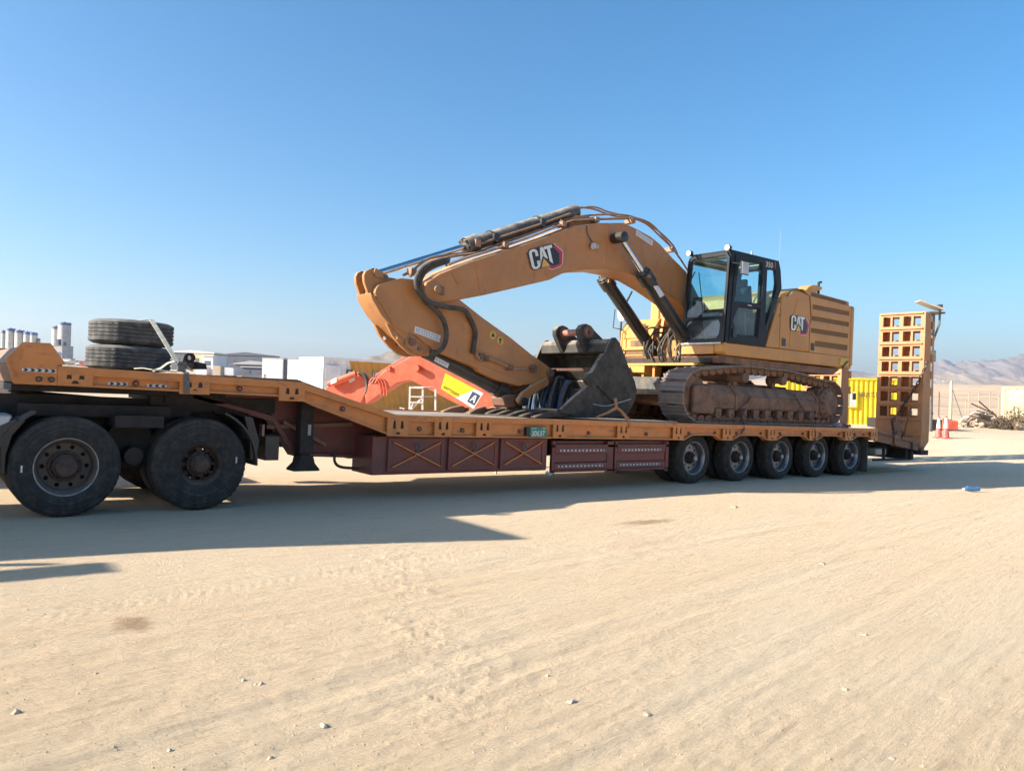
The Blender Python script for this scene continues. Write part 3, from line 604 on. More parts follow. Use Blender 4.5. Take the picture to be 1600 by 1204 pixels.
k_ = RX([(-5.301, 1.37), (-4.479, 1.698)]); MB().cyl((k_[0][0], -.02, k_[0][1]), (k_[1][0], -.02, k_[1][1]), .085, seg=14).build('stick_cylinder', M_red, rx)
l_ = RX([(-5.195, 1.445), (-5.016, 1.522)]); MB().prism([(l_[0][0], l_[0][1] - .09), (l_[1][0], l_[1][1] - .09), (l_[1][0], l_[1][1] + .05), (l_[0][0], l_[0][1] + .05)], -.112, -.104).build('sticker', M_lab, rx)
l_ = RX([(-4.727, 1.493), (-4.548, 1.57)]); MB().prism([(l_[0][0], l_[0][1] - .07), (l_[1][0], l_[1][1] - .07), (l_[1][0], l_[1][1] + .05), (l_[0][0], l_[0][1] + .05)], .112, .118).build('sticker', M_lab, rx)
k_ = RX([(-4.408, 1.718), (-4.225, 1.614), (-4.145, 1.328), (-4.212, 1.11)])
MB().tube([(k_[i][0], .05 + .0 * i, k_[i][1]) for i in range(4)], .06, 8, smooth=4).build('hose', M_hose, rx)
for dx in (0, .09, .18):
    k_ = RX([(-4.076, 1.438), (-3.971, 1.585), (-3.788, 1.482), (-3.706, 1.087)]); MB().tube([(a + dx, -.03, b) for a, b in k_], .018, 6, smooth=4).build('pipe', M_red, rx)
for dz in (0, .05):
    k_ = RX([(-3.935, 1.568), (-3.527, 1.831), (-2.906, 2.226), (-2.637, 2.305)]); MB().tube([(a, .05, b + .04 + dz) for a, b in k_], .018, 6, smooth=4).build('pipe', M_red, rx)
k_ = RX([(-3.507, 1.778), (-2.681, 1.889), (-3.726, 1.862)]); MB().box(k_[0][0] - .05, k_[0][0] + .05, -.06, .1, k_[0][1] + .02, k_[0][1] + .14).build('clamp', M_red, rx)
MB().cyl((k_[1][0], -.2, k_[1][1]), (k_[1][0], .82, k_[1][1]), .10, seg=18).build('pin', M_red, rx)
MB().box(k_[1][0] - .02, k_[1][0] + .12, -.12, .0, k_[1][1] - .06, k_[1][1] + .05).build('pin_lock', M_red, rx)
# sticker: yellow field running into white with a dark blue A badge
q = RX([(-1.866, 1.766), (-1.981, 1.331), (-1.029, 0.796), (-0.77, 1.236)])
tl, bl, br_, tr = [Vector((a, 0, b)) for a, b in q]
def onq(s, t, off=-.006): p = (tl * (1 - s) + tr * s) * (1 - t) + (bl * (1 - s) + br_ * s) * t; return (p.x, off, p.z)
def qpoly(pts, off, name, mt, par=rx): 
    mb = MB(); n = len(pts); mb.add([onq(s, t, off) for s, t in pts] + [onq(s, t, off + .004) for s, t in pts], [tuple(range(n)), tuple(range(2 * n - 1, n - 1, -1))] + [(i, i + n, (i + 1) % n + n, (i + 1) % n) for i in range(n)]); return mb.build(name, mt, par)
stk = qpoly([(0, 0), (.80, 0), (.44, 1), (0, 1)], -.006, 'sticker', M_yell); stk['label'] = 'yellow sticker field with the firm name'
st2 = qpoly([(.80, 0), (1, 0), (1, 1), (.44, 1)], -.006, 'sticker', M_lw); st2['label'] = 'white sticker field with a dark A badge'
qpoly([(.76, .18), (.97, .18), (.97, .84), (.76, .84)], -.012, 'badge', mat('badge_navy', (.03, .05, .11), .5, bump=0), st2)
text_mb('aertssen', 1, lambda u, v, w: onq(.05 + u * .140, .88 - v * .38, -.012), 0, .0, .98).build('lettering', M_refb, stk)
mbA = MB()
for pts in ([(.80, .72), (.855, .3), (.885, .3), (.83, .72)], [(.90, .3), (.875, .3), (.905, .72), (.94, .72)], [(.83, .52), (.91, .52), (.915, .6), (.825, .6)]):
    mbA.add([onq(s, t, -.018) for s, t in pts], [(0, 1, 2, 3)])
mbA.build('letter', M_lw, st2)
for x_, z_ in RX([(-3.66, 1.413), (-0.902, 1.485)]): MB().box(x_ - .03, x_ + .03, -.02, .01, z_ - .02, z_ + .02).build('bracket', M_red, rx)
for u_ in (RX([(-4.304, 0.494)])[0][0], RX([(-0.338, 0.598)])[0][0]): MB().box(u_ - .3, u_ + .3, -.1, .7, -.5, .42).build('support_block', M_wood, rx)

# white step frame beyond the deck
sf = facing('step_frame', 'white tubular step frame standing behind the deck in front of the red boom', 'steps', 0, 15.8, -.2)
A_ = [(-2.063, 1.604), (-1.804, 1.598), (-1.584, 1.604), (-2.059, 0.944), (-1.787, 0.951), (-1.541, 0.957), (-2.058, 1.423), (-1.799, 1.417), (-2.055, 1.307), (-1.796, 1.313), (-2.259, 1.172), (-2.201, 0.94), (-1.874, 1.311), (-2.049, 1.073), (-2.136, 0.942), (-1.977, 1.309)]
def sfp(i, y=0): return (A_[i][0], y, A_[i][1])
for a, b, y0, y1 in ((0, 3, 0, 0), (1, 4, 0, 0), (2, 5, .35, .35)):
    MB().bar((sfp(a)[0], y0, sfp(a)[2]), (sfp(b)[0], y1, -.05), .035, .035).build('upright', M_white, sf)
MB().bar((A_[0][0], .35, A_[0][1]), (A_[0][0], .35, -.05), .03, .03).build('upright', M_white, sf)
for a, b in ((0, 1), (6, 7), (8, 9)): MB().box(A_[a][0], A_[b][0], -.03, .12, A_[a][1] - .025, A_[a][1]).build('step', M_white, sf)
MB().bar(sfp(0, .35), sfp(2, .35), .025, .025).build('rail', M_white, sf); MB().bar(sfp(0), sfp(0, .35), .025, .025).build('rail', M_white, sf); MB().bar(sfp(1), (A_[2][0], .35, A_[2][1]), .025, .025).build('rail', M_white, sf)
MB().bar((A_[2][0], .35, A_[7][1]), sfp(7), .02, .02).build('rail', M_white, sf)
MB().bar(sfp(14), sfp(15), .04, .03).build('brace', M_white, sf); MB().bar((A_[3][0] - .15, .1, A_[14][1]), sfp(7), .03, .03).build('brace', M_white, sf)
MB().tube([sfp(10), (A_[10][0] + .08, 0, A_[10][1]), (A_[11][0], 0, -.05)], .02, 6).build('hook_post', M_white, sf)

# grey scrap racks seen between stick and cylinder
gr = facing('radiator_rack', 'stack of crumpled grey metal frames beyond the bucket cylinder', 'scrap metal', 0, 26, -.2)
q = [(-0.932, 2.034), (0.246, 1.852), (-0.895, 0.628), (0.277, 0.658)]
for k in range(16):
    x = q[0][0] + (q[1][0] - q[0][0]) * k / 15; r_ = random.Random(k)
    for z in (1.2, 1.55, 1.85):
        MB().bar((x, 0, z - .18), (x + r_.uniform(-.12, .12), r_.uniform(-.1, .1), z + .16), .045, .05).build('frame', M_lightm, gr)
MB().box(q[0][0], q[1][0] + .2, .1, .8, 0, 2.05).build('backing', M_darkr, gr)
f = facing('yellow_rail', 'short pale yellow pole leaning beyond the deck by the bucket cylinder', 'pole', 0, 14.5, 0)
a_ = [(-0.164, 1.406), (0.046, 1.542)]; MB().bar((a_[0][0], 0, a_[0][1]), (a_[1][0], 0, a_[1][1]), .035, .03).build('pole', M_cream, f); MB().bar((a_[0][0], 0, a_[0][1]), (a_[0][0] - .1, .2, -.25), .03, .03).build('foot', M_cream, f)

# ---- right side: cones, red box, solar light tower, fence, debris, bush, pylons
def cone(u, d, h, label, group='red and white cones by the ramps'):
    t = facing('traffic_cone', label, 'cone', u, d, None, group)
    MB().prism([(-.2 * h, -.2 * h), (.2 * h, -.2 * h), (.2 * h, .2 * h), (-.2 * h, .2 * h)], 0, .04 * h, 'z').build('base', M_coner, t)
    P = lambda z: (.155 - .115 * z) * h
    for z0, z1, mt in ((.04, .46, M_coner), (.46, .90, M_conew), (.90, 1, M_coner)):
        MB().lathe([(z0 * h, P(z0)), (z1 * h, P(z1))] + ([(z1 * h, 0.001)] if z1 == 1 else []), (0, 0, 0), 'z', 20).build('sleeve', mt, t)
    return t
cone(16.98, 31.0, .86, 'red and white cone standing left of its twin, right of the ramp')
cone(17.10, 30.7, .90, 'red and white cone standing right of its twin, right of the ramp')
rb = facing('steel_skid', 'low red steel skid with black couplings on top, behind the twin cones', 'steel skid', 18.7, 37)
MB().box(1.75, 2.5, 0, 1.2, .05, .48).build('body', M_red, rb, bev=.02); MB().box(-1.2, 1.74, .05, 1.4, .05, .5).build('shaded_side', M_chas, rb, bev=.02)  # dark box gives the skid's shadowed left part as colour
for x in (.25, .95, 1.25): MB().cyl((x, .2, .55), (x, .2, .85), .09, .14, 12).build('coupling', M_refb, rb)
MB().box(.05, .9, .02, .3, .5, .66).build('rail', M_chas, rb)
lt = facing('solar_mast', 'grey pole mast with a tilted pale solar panel and a control box, behind the ramp', 'solar mast', 0, 36, -.2)
q = [(19.309, 5.539), (19.315, -0.009), (18.325, 5.926), (19.898, 5.614), (19.549, 5.427), (19.165, 4.355), (19.4, 3.329), (18.856, 2.724), (18.834, 5.674), (19.572, 5.664), (19.562, 4.956)]
MB().tube([(q[1][0], 0, 0), (q[0][0] - .02, 0, q[0][1])], [.11, .08], 10).build('pole', M_mast, lt)
k_ = [Vector((q[2][0], -.75, q[2][1])), Vector((q[3][0] - .55, -.9, q[3][1] - .08)), Vector((q[3][0], .8, q[3][1] + .02)), Vector((q[2][0] + .6, .9, q[2][1] + .1))]
MB().add([tuple(v) for v in k_] + [tuple(v + Vector((0, 0, .06))) for v in k_], [(0, 1, 2, 3), (7, 6, 5, 4), (0, 4, 5, 1), (1, 5, 6, 2), (2, 6, 7, 3), (3, 7, 4, 0)]).build('solar_panel', M_solar, lt)
MB().box(q[0][0] - .35, q[0][0] + .35, -.4, .4, q[0][1] - .12, q[0][1] - .04).build('panel_frame', M_strapd, lt)
MB().cyl((q[0][0] - .12, 0, q[0][1] - 1), (q[0][0] - .12, 0, q[0][1] - .1), .2, seg=12).build('battery_case', M_mast, lt)
MB().tube([(q[9][0], -.1, q[9][1] + .15), (q[9][0], -.1, q[9][1] - .3), (q[10][0], -.1, q[10][1]), (q[0][0], 0, q[10][1] - .9)], .05, 8).build('arm', M_mast, lt)
MB().box(q[9][0] - .08, q[9][0] + .08, -.2, 0, q[9][1] - .05, q[9][1] + .2).build('camera_head', M_strapd, lt)
MB().box(q[6][0] - .28, q[6][0], -.2, .1, q[6][1] - .1, q[6][1] + .42).build('control_box', M_mast, lt, bev=.02)
ld = facing('white_post', 'cream square post beside the foot of the solar mast', 'post', sv(1444, 38), 38); MB().box(-.12, .12, 0, .2, -.1, 1.75).build('post', M_cream, ld); MB().box(-.16, .16, -.04, .24, 1.75, 1.8).build('cap', M_cream, ld)
gt = facing('tubular_gate', 'thin tubular gate frame between the mast and the tall post', 'gate', sv(1449, 47), 47)
for x in (0, .28, .75): MB().cyl((x, 0, -.2), (x, 0, 2.2 - x * .4), .03, seg=6).build('upright', M_ring, gt)
for z in (.5, 1.6): MB().cyl((0, 0, z), (.28, 0, z), .025, seg=6).build('rail', M_ring, gt)
tp = facing('lamp_post', 'tall cream post standing alone behind the cones', 'post', sv(1487, 46), 46); MB().tube([(0, 0, -.2), (0, 0, 2.55)], [.09, .08], 8).build('post', M_cream, tp); MB().bar((.1, 0, 2.0), (.95, .2, 0), .02, .02).build('stay_wire', M_strapd, tp); MB().box(-.5, .1, -.04, .04, 2.5, 2.56).build('cross_arm', M_cream, tp)
M_fence = mat('fence_steel', (.36, .28, .20), .7, bump=0)
fp = [(1469, 50, 1.75), (1511, 50, 1.35), (1515, 50, 1.9), (1531, 50, 1.9), (1548, 54, 1.9), (1562, 54, 1.7)]
for i, (px, D, h) in enumerate(fp):
    t = facing('fence_post', ['thin fence post just right of the mast foot', 'short fence post left of the tall gate post', 'gate post carrying a short top rail', 'fence post half way to the cream cabin', 'fence post left of the cream cabin', 'fence post nearest the cream cabin'][i], 'post', sv(px, D), D)
    MB().cyl((0, 0, -.3), (0, 0, h), .032, seg=6).build('post', M_fence, t); MB().box(-.045, .045, -.045, .045, h, h + .04).build('cap', M_fence, t)
t = facing('fence_wires', 'thin wires strung between the fence posts on the right', 'wire fence', sv(1455, 50), 50)
for z in (.5, 1.0, 1.55, 1.8): MB().tube([(0, 0, z), (2.2, .1, z - .05), (3.6, 0, z + .02), (5.2, 1.5, z)], .008, 5).build('wire', M_fence, t)
t = facing('rubble_pile', 'heap of broken white boards and pale rubble left of the cream cabin', 'rubble', sv(1540, 42), 42); r_ = random.Random(5); mb = MB()
for k in range(90): rock(mb, (r_.uniform(-1.6, 1.6), r_.uniform(-.6, 1.5), r_.uniform(0, .25)), r_.uniform(.05, .3), r_)
mb.build('rubble', M_tan, t, kind='stuff')
for k in range(9):
    a = Vector((r_.uniform(-.9, .8), r_.uniform(-.2, .8), r_.uniform(.2, .7))); e = a + Vector((r_.uniform(.4, .9), 0, r_.uniform(-.35, .35)))
    MB().bar(a, e, .5, .04, up=(0, .5, 1)).build('board', M_white if k % 3 else M_tan, t)
for k, (a, e) in enumerate((((-.9, 1.28), (.15, .85)), ((-.5, 1.42), (.35, .75)), ((-.6, .9), (.5, .7)), ((-1.0, .65), (.4, .3)), ((.2, .9), (.9, .2)))):
    MB().bar((a[0], -.3, a[1]), (e[0], -.2, e[1]), .05, .06).build('timber', M_ring, t)
t = facing('dirt_bank', 'low bank of sticks and dark dirt left of the rubble heap', 'dirt bank', sv(1512, 42), 42); mb = MB()
for k in range(70): rock(mb, (r_.uniform(-1.2, 1.4), r_.uniform(-.3, .8), r_.uniform(-.05, .12)), r_.uniform(.08, .26), r_)
mb.build('clods', mat('dark_dirt', (.24, .17, .12), .95, c2=(.4, .3, .2), scale=4, bump=.3), t, kind='stuff')
def bush(u, d, R, H, label, mt, seed):
    t = facing('dry_bush', label, 'bush', u, d); r_ = random.Random(seed)
    st = MB()
    for k in range(9): a = r_.uniform(0, 6.28); st.tube([(0, 0, 0), (math.cos(a) * R * .4, math.sin(a) * R * .4, H * .5), (math.cos(a) * R * .8, math.sin(a) * R * .7, H * r_.uniform(.5, .95))], [.03, .02, .008], 5)
    st.build('stems', M_wood, t)
    mb = MB()
    for k in range(2600):
        a = r_.uniform(0, 6.28); q_ = r_.random() ** .5; z = H * (r_.random()) * (1 - q_ ** 2 * .7); x, y = math.cos(a) * R * q_, math.sin(a) * R * .8 * q_
        if math.sin(x * 5 + seed) * math.sin(z * 7) * math.sin(y * 4) < -.12: continue
        s_ = r_.uniform(.03, .075); v = Vector((r_.gauss(0, 1), r_.gauss(0, 1), r_.gauss(0, 1))).normalized(); w = v.orthogonal().normalized(); e = v.cross(w)
        p = Vector((x, y, z)); mb.add([p - w * s_, p + e * s_ * .35, p + w * s_, p - e * s_ * .35], [(0, 1, 2, 3)])
    mb.build('foliage', mt, t, sharp=180); return t
M_dry = mat('dry_leaf', (.085, .065, .042), .9, c2=(.12, .09, .06), scale=3, bump=0)
bush(sv(1590, 40), 40, .85, 1.25, 'round dry grey bush in front of the cream cabin', M_dry, 3)
bush(sv(1566, 41), 41, .6, .7, 'small dry bush against the rubble, left of the round one', M_dry, 8)
M_pylon = mat('pylon_steel', (.24, .23, .23), .6, bump=0)
def pylon(u, d, h, label):
    t = facing('power_pylon', label, 'pylon', u, d); mb = MB(); w = h * .11
    def Wd(z): return w * (1 - z / h) ** 1.1 + .35
    zs = [h * k / 9 for k in range(10)]
    for a, b in zip(zs[:-1], zs[1:]):
        for sx in (-1, 1):
            for sy in (-1, 1): mb.bar((sx * Wd(a), sy * Wd(a), a), (sx * Wd(b), sy * Wd(b), b), .26, .26)
            mb.bar((sx * Wd(a), -Wd(a), a), (-sx * Wd(b), -Wd(b), b), .22, .22)
    mb.build('lattice', M_pylon, t)
    for z in (.72, .82, .92):
        MB().bar((-h * .16, 0, h * z), (h * .16, 0, h * z), .35, .5).build('cross_arm', M_pylon, t)
for px, D, h, lab in ((1507, 1500, 46, 'tallest hazy power pylon, right of the tall cream post'), (1469, 1700, 34, 'faint pylon just right of the solar mast'), (1543, 2100, 40, 'faint distant pylon left of the cream cabin'), (1494, 2300, 36, 'faint distant pylon behind the tall cream post'), (1597, 1900, 36, 'faint pylon at the right edge above the cabin')):
    pylon(sv(px, D), D, h, lab)
w = RT @ Vector((15.45, -2.7, 0)); t = thing('crushed_bottle', 'crushed blue plastic bottle lying in the shade at the right edge', 'bottle', (w.x, w.y, G(w.x, w.y) + .02), None, 'W', FR)
MB().tube([(-.16, 0, .03), (-.1, .01, .05), (.02, -.01, .035), (.12, 0, .05)], [.03, .055, .04, .05], 10).build('bottle_body', mat('bottle_blue', (.05, .13, .27), .3, bump=0), t); MB().cyl((-.2, 0, .03), (-.16, 0, .03), .02, seg=8).build('cap', M_conew, t)
# ============================================================ low-bed trailer
YC = 1.44
def zt(x): return 1.15 - .0045 * (x - 3.84)
tr = thing('lowbed_trailer', 'orange five-axle low-bed trailer with maroon lockers and raised loading ramps', 'trailer', (8, YC, 0))
def rim_holes(mb, cx, cz, y, R, r, n):
    for k in range(n): a = 2 * math.pi * k / n; mb.cyl((cx + R * math.cos(a), y, cz + R * math.sin(a)), (cx + R * math.cos(a), y + .01, cz + R * math.sin(a)), r, seg=10)
def make_wheel(parent, loc, R, w, rb, dish, m_rim, m_lip, m_hub, hubr, hublen, holes=10, capr=.06, m_tyre=None, dual=True, cap=False):
    hub = MB().lathe([(dish, hubr * 1.25), (dish - .02, hubr * 1.2), (dish - .02, hubr), (dish - hublen, hubr * .93), (dish - hublen - .02, hubr * .8), (dish - hublen - .02, capr), (dish - hublen - .06, capr * .9), (dish - hublen - .065, .001)], (0, 0, 0), 'y', 28)
    for k in range(10):
        a = 2 * math.pi * (k + .5) / 10; q = (math.cos(a) * hubr * 1.12, math.sin(a) * hubr * 1.12); hub.cyl((q[0], dish - .05, q[1]), (q[0], dish, q[1]), .014, seg=6)
    hub = hub.build('wheel', m_hub, parent, loc=loc)
    r = parent
    while r.parent: r = r.parent
    z0 = ORI[r]
    def tyre(y0):
        g = .012; prof = [(y0 + .045, rb), (y0 + .014, rb + .02), (y0 + .006, rb + .05), (y0 + .002, rb + (R - rb) * .38), (y0 - .004, rb + (R - rb) * .40), (y0 - .004, rb + (R - rb) * .43), (y0 + .001, rb + (R - rb) * .45), (y0, (rb + R) / 2 + .02), (y0 + .004, R - .095), (y0 + .0, R - .09), (y0 + .006, R - .085), (y0 + .012, R - .075), (y0 + .012, R - .04), (y0 + .028, R - .018), (y0 + .048, R - .003)]
        n = 4; a0 = y0 + .048; a1 = y0 + w - .048; st = (a1 - a0) / (n + 1)
        for k in range(1, n + 1): c = a0 + st * k; prof += [(c - .007, R), (c - .005, R - g), (c + .005, R - g), (c + .007, R)]
        prof += [(y0 + w - .048, R - .003), (y0 + w - .028, R - .018), (y0 + w - .008, R - .06), (y0 + w, (rb + R) / 2), (y0 + w - .01, rb + .04), (y0 + w - .045, rb)]
        return prof
    mb = MB().lathe(tyre(0), (0, 0, 0), 'y', 96, lambda i, j: -.010 if i in (12, 13, 14) and j % 2 else 0)
    if dual: mb.lathe(tyre(w + .06), (0, 0, 0), 'y', 64)
    mb.build('tyre', m_tyre or M_rub, hub, loc=z0)
    rim = MB().lathe([(.035, rb), (.022, rb + .012), (.018, rb + .002), (.04, rb - .018), (.075, rb - .03), (dish - .02, rb - .036), (dish, rb - .04), (dish + .004, rb - .05)], (0, 0, 0), 'y', 48)
    rim.plate(disc(0, 0, rb - .045, 40), [[(math.cos(2 * math.pi * k / holes) * (rb - .04 + hubr * 1.25) * .5 + .024 * math.cos(q_ * .7854), math.sin(2 * math.pi * k / holes) * (rb - .04 + hubr * 1.25) * .5 + .024 * math.sin(q_ * .7854)) for q_ in range(8)] for k in range(holes)], dish, dish + .012, 'y')
    rim.build('rim', m_rim, hub, loc=z0)
    MB().lathe([(.026, rb - .002), (.012, rb + .008), (.010, rb + .016), (.024, rb + .02)], (0, 0, 0), 'y', 48).build('rim_lip', m_lip, hub, loc=z0)
    if cap: MB().cyl((0, dish - hublen - .085, 0), (0, dish - hublen - .05, 0), .042, .048, 16).build('hub_cap', M_rimlip, hub, loc=z0)
    mb = MB()
    if dual: mb.cyl((0, dish + .07, 0), (0, w * 2 + .1, 0), rb - .06, seg=24)
    else: mb.cyl((0, dish + .06, 0), (0, w, 0), rb - .06, seg=24)
    mb.build('brake_drum', M_chas, hub, loc=z0)
    return hub
# deck planks, lengthwise
for k in range(15):
    y0 = -.035 + k * .197; r_ = random.Random(k); z = zt(10) - .0
    mb = MB(); n = 24
    for i in range(n + 1):
        x = 3.86 + (16.6 - 3.86) * i / n; dz = r_.uniform(-.004, .004); zz = zt(x) - .012 + dz
        mb.v += [(x, y0, zz - .03), (x, y0 + .188, zz - .03), (x, y0 + .188, zz), (x, y0, zz)]
    for i in range(n): a = i * 4; mb.f += [(a, a + 4, a + 5, a + 1), (a + 1, a + 5, a + 6, a + 2), (a + 2, a + 6, a + 7, a + 3), (a + 3, a + 7, a + 4, a)]
    mb.f += [(0, 1, 2, 3), (n * 4 + 3, n * 4 + 2, n * 4 + 1, n * 4)]
    mb.build('deck_plank', M_plank, tr)
# gooseneck floor and slope
MB().box(-.45, 2.47, -.03, 2.9, 1.545, 1.572).build('gooseneck_floor', M_trdk, tr)
MB().prism([(2.475, 1.545), (2.47, 1.572), (3.86, 1.145), (3.85, 1.115)], -.03, 2.9).build('slope_floor', M_trdk, tr)
def side(mirror=False):
    f = (lambda y: 2 * YC - y) if mirror else (lambda y: y)
    top = [(-.06, 1.585), (2.47, 1.535), (3.84, 1.155)] + [(16.62, 1.097)]
    top = [(-.144, 1.59), (2.47, 1.54), (3.84, 1.165), (16.62, zt(16.62) + .008)]
    low = [(16.62, zt(16.62) - .075), (3.86, 1.08), (2.46, 1.455), (-.144, 1.50)]
    MB().prism(top + low, f(-.12), f(-.035)).build('side_rail', M_trail, tr, bev=.006)
    # recessed web with a scalloped lower edge over the wheels
    pts = [(-.144, 1.55), (2.46, 1.50), (3.84, 1.12), (16.62, zt(16.62) - .03), (16.62, .83)]
    wx = [9.58, 11.0, 12.45, 13.94, 15.37, 16.62]
    for a, b in zip(wx[:-1][::-1], wx[1:][::-1]):
        pts += [(b - .2, .825), (b - .38, .915), (a + .38, .915), (a + .2, .825)]
    pts += [(3.9, .875), (3.72, .9), (2.66, 1.25), (2.45, 1.35), (-.144, 1.385)]
    MB().prism(pts, f(-.062), f(-.02)).build('side_web', M_trail, tr)
    bt = [(-.144, 1.385), (2.42, 1.35), (2.66, 1.25), (3.72, .9), (3.9, .875), (9.4, .835)]
    fw = [(-.144, 1.385, 1.407)] + [(a, b, b + .022) for a, b in bt[1:]]
    low = [(a, b) for a, b, c in fw]; up_ = [(a, c) for a, b, c in fw]
    for a, b in zip(wx[:-1], wx[1:]):
        for p_ in ((a + .16, .825), (a + .38, .915), (b - .38, .915), (b - .16, .825)): low.append(p_); up_.append((p_[0], p_[1] + .022))
    MB().prism(low + up_[::-1], f(-.118), f(-.0625)).build('bottom_flange', M_trail, tr)
    for x in (.02, 1.22, 2.37, 3.87, 4.59, 5.30, 6.76, 8.18, 9.58, 11.0, 12.45, 13.94, 15.37, 16.5):
        t_ = np.interp(x, [-.02, 2.47, 3.84, 16.62], [1.588, 1.538, 1.163, zt(16.62) + .006]); b_ = np.interp(x, [0, 2.42, 3.86, 9.4, 16.62], [1.388, 1.30, .88, .835, .825])
        h = t_ - b_; w = .145 if x > 4 else .165
        hs = [[(x + s_ * .058 - .026, b_ + h * .36), (x + s_ * .058 + .026, b_ + h * .36), (x + s_ * .058 + .016, b_ + h * .70), (x + s_ * .058, b_ + h * .74), (x + s_ * .058 - .016, b_ + h * .70)] for s_ in (-1, 1)]
        ar = [(x - .035, b_ + .022)] + arc(x, b_ + .022, .035, 180, 0, 6)[1:]
        br = MB().plate([(x - w, b_ + .001), (x + w, b_ + .001), (x + w, t_ - .001), (x - w, t_ - .001)], hs + [ar], f(-.126), f(-.1))
        br = br.build('stake_bracket', M_trail, tr, bev=.003)
        MB().box(x - w + .01, x + w - .01, f(-.099), f(-.085), b_ + .02, t_ - .02).build('pocket_back', M_refb, br)
side(); side(True)
def lamp(x, z, y=-.064, r=.032):
    l = MB().lathe([(-.02, r * .7), (-.028, r * .85), (-.022, r), (0, r)], (x, y, z), 'y', 18).build('marker_lamp', M_ring, tr)
    MB().lathe([(-.03, .001), (-.027, r * .5), (-.015, r * .7)], (x, y, z), 'y', 14).build('lens', M_lens, l)
for x, z in ((.61, 1.44), (1.74, 1.43), (3.07, 1.225), (4.23, .975), (4.94, .965), (5.99, .955), (7.42, .94), (8.79, .93)) : lamp(x, z)
for x in (11.0, 12.45, 13.94, 15.37): lamp(x - .33, .965, r=.026); lamp(x + .33, .965, r=.026)
lamp(9.92, .955, r=.026); lamp(16.1, .955, r=.026)
def chevrons(x0, x1, z0, z1, n, d, y, parent, white=M_refw, black=M_refb, name='reflective_strip'):
    """strip of arrow marks; d = +1 points right; z0/z1 may be (left, right) pairs"""
    g = lambda v, x: v if not isinstance(v, tuple) else v[0] + (v[1] - v[0]) * (x - x0) / (x1 - x0)
    s_ = MB().prism([(x0, g(z0, x0)), (x1, g(z0, x1)), (x1, g(z1, x1)), (x0, g(z1, x0))], y - .003, y).build(name, white, parent)
    mb = MB(); w = (x1 - x0) / n
    for k in range(n):
        a = x0 + k * w + w * .12; b = a + w * .5; t_ = w * .3 * d; lo, hi = g(z0, a) + .002, g(z1, a) - .002; m_ = (lo + hi) / 2
        if d < 0: a -= t_; b -= t_
        mb.prism([(a, lo), (b, lo), (b + t_, m_), (b, hi), (a, hi), (a + t_, m_)], y - .006, y - .003)
    mb.build('arrow_marks', black, s_)
chevrons(.34, .53, 1.41, 1.445, 3, 1, -.0625, tr); chevrons(.73, .93, 1.405, 1.44, 3, -1, -.0625, tr)
# raised nose of the gooseneck
nose = [(-.60, 1.635), (-.46, 1.81), (-.22, 1.815), (-.07, 1.605), (-.146, 1.595), (-.146, 1.385), (-.52, 1.385)]
for y0, y1 in ((-.13, -.05), (2.93, 3.01)):
    MB().prism(nose, y0, y1).build('nose_plate', M_trail, tr, bev=.006)
MB().prism([(-.58, 1.60), (-.46, 1.77), (-.22, 1.775), (-.1, 1.6), (-.1, 1.4), (-.50, 1.4)], -.05, 2.93).build('nose_beam', M_trdk, tr)
MB().prism([(-.515, 1.4), (-.59, 1.63), (-.57, 1.63), (-.5, 1.4)], -.15, -.128).build('nose_lip', M_trail, tr)
chevrons(-.46, -.16, 1.515, 1.55, 5, 1, -.1325, tr)
for x in (-.31, -.20): lamp(x, 1.445, -.13, .03)
MB().prism([(-.50, 1.47), (-.15, 1.47), (-.15, 1.485), (-.50, 1.485)], -.15, -.1305).build('nose_rib', M_trail, tr)
# number plate
pl = MB().box(6.14, 6.47, -.142, -.128, .875, 1.03).build('number_plate', M_plate, tr, bev=.004)
text_mb('30637', .115, lambda u, v, w: (6.165 + u, -.144, .893 + v), 0, .012, .92).build('lettering', M_refw, pl)
mb = MB()
for a, w_ in ((6.16, .03), (6.20, .02), (6.23, .028), (6.38, .03), (6.42, .034)): mb.box(a, a + w_, -.145, -.143, 1.004, 1.013)
mb.build('header_marks', M_refw, pl)
MB().box(6.075, 6.13, -.14, -.06, .90, 1.02).build('plate_lamp', M_refb, tr)
# lockers with crossed bars
lk = MB().box(3.58, 6.64, .03, .62, .345, .865).build('locker', M_maroon, tr, bev=.01)
for i, (a, b) in enumerate(((3.80, 4.70), (4.77, 5.64), (5.70, 6.56))):
    dr = MB().plate([(a, .39), (b, .39), (b, .84), (a, .84)], [[(a + .05, .44), (b - .05, .44), (b - .05, .80), (a + .05, .80)]], -.005, .03).build('locker_door', M_maroon, tr, bev=.004)
    MB().box(a + .04, b - .04, .008, .031, .43, .81).build('door_panel', M_maroon, dr)
    for s_ in (-1, 1):
        z0, z1 = (.80, .44) if s_ > 0 else (.44, .80)
        MB().bar((a + .07, -.004 - .007 * (s_ > 0), z0 - .01 * s_), (b - .07, -.004 - .007 * (s_ > 0), z1 + .01 * s_), .012, .05, up=(0, 1, 0)).build('cross_bar', M_trailc, dr)
    cx = (a + b) / 2
    lt_ = MB().tube([(cx - .03, -.03, .70), (cx - .02, -.04, .77), (cx + .03, -.04, .76), (cx + .035, -.04, .70), (cx, -.03, .655)], .009, 6, smooth=3).cyl((cx, -.03, .63), (cx, 0, .63), .03, seg=12).build('latch', M_strapd, dr)
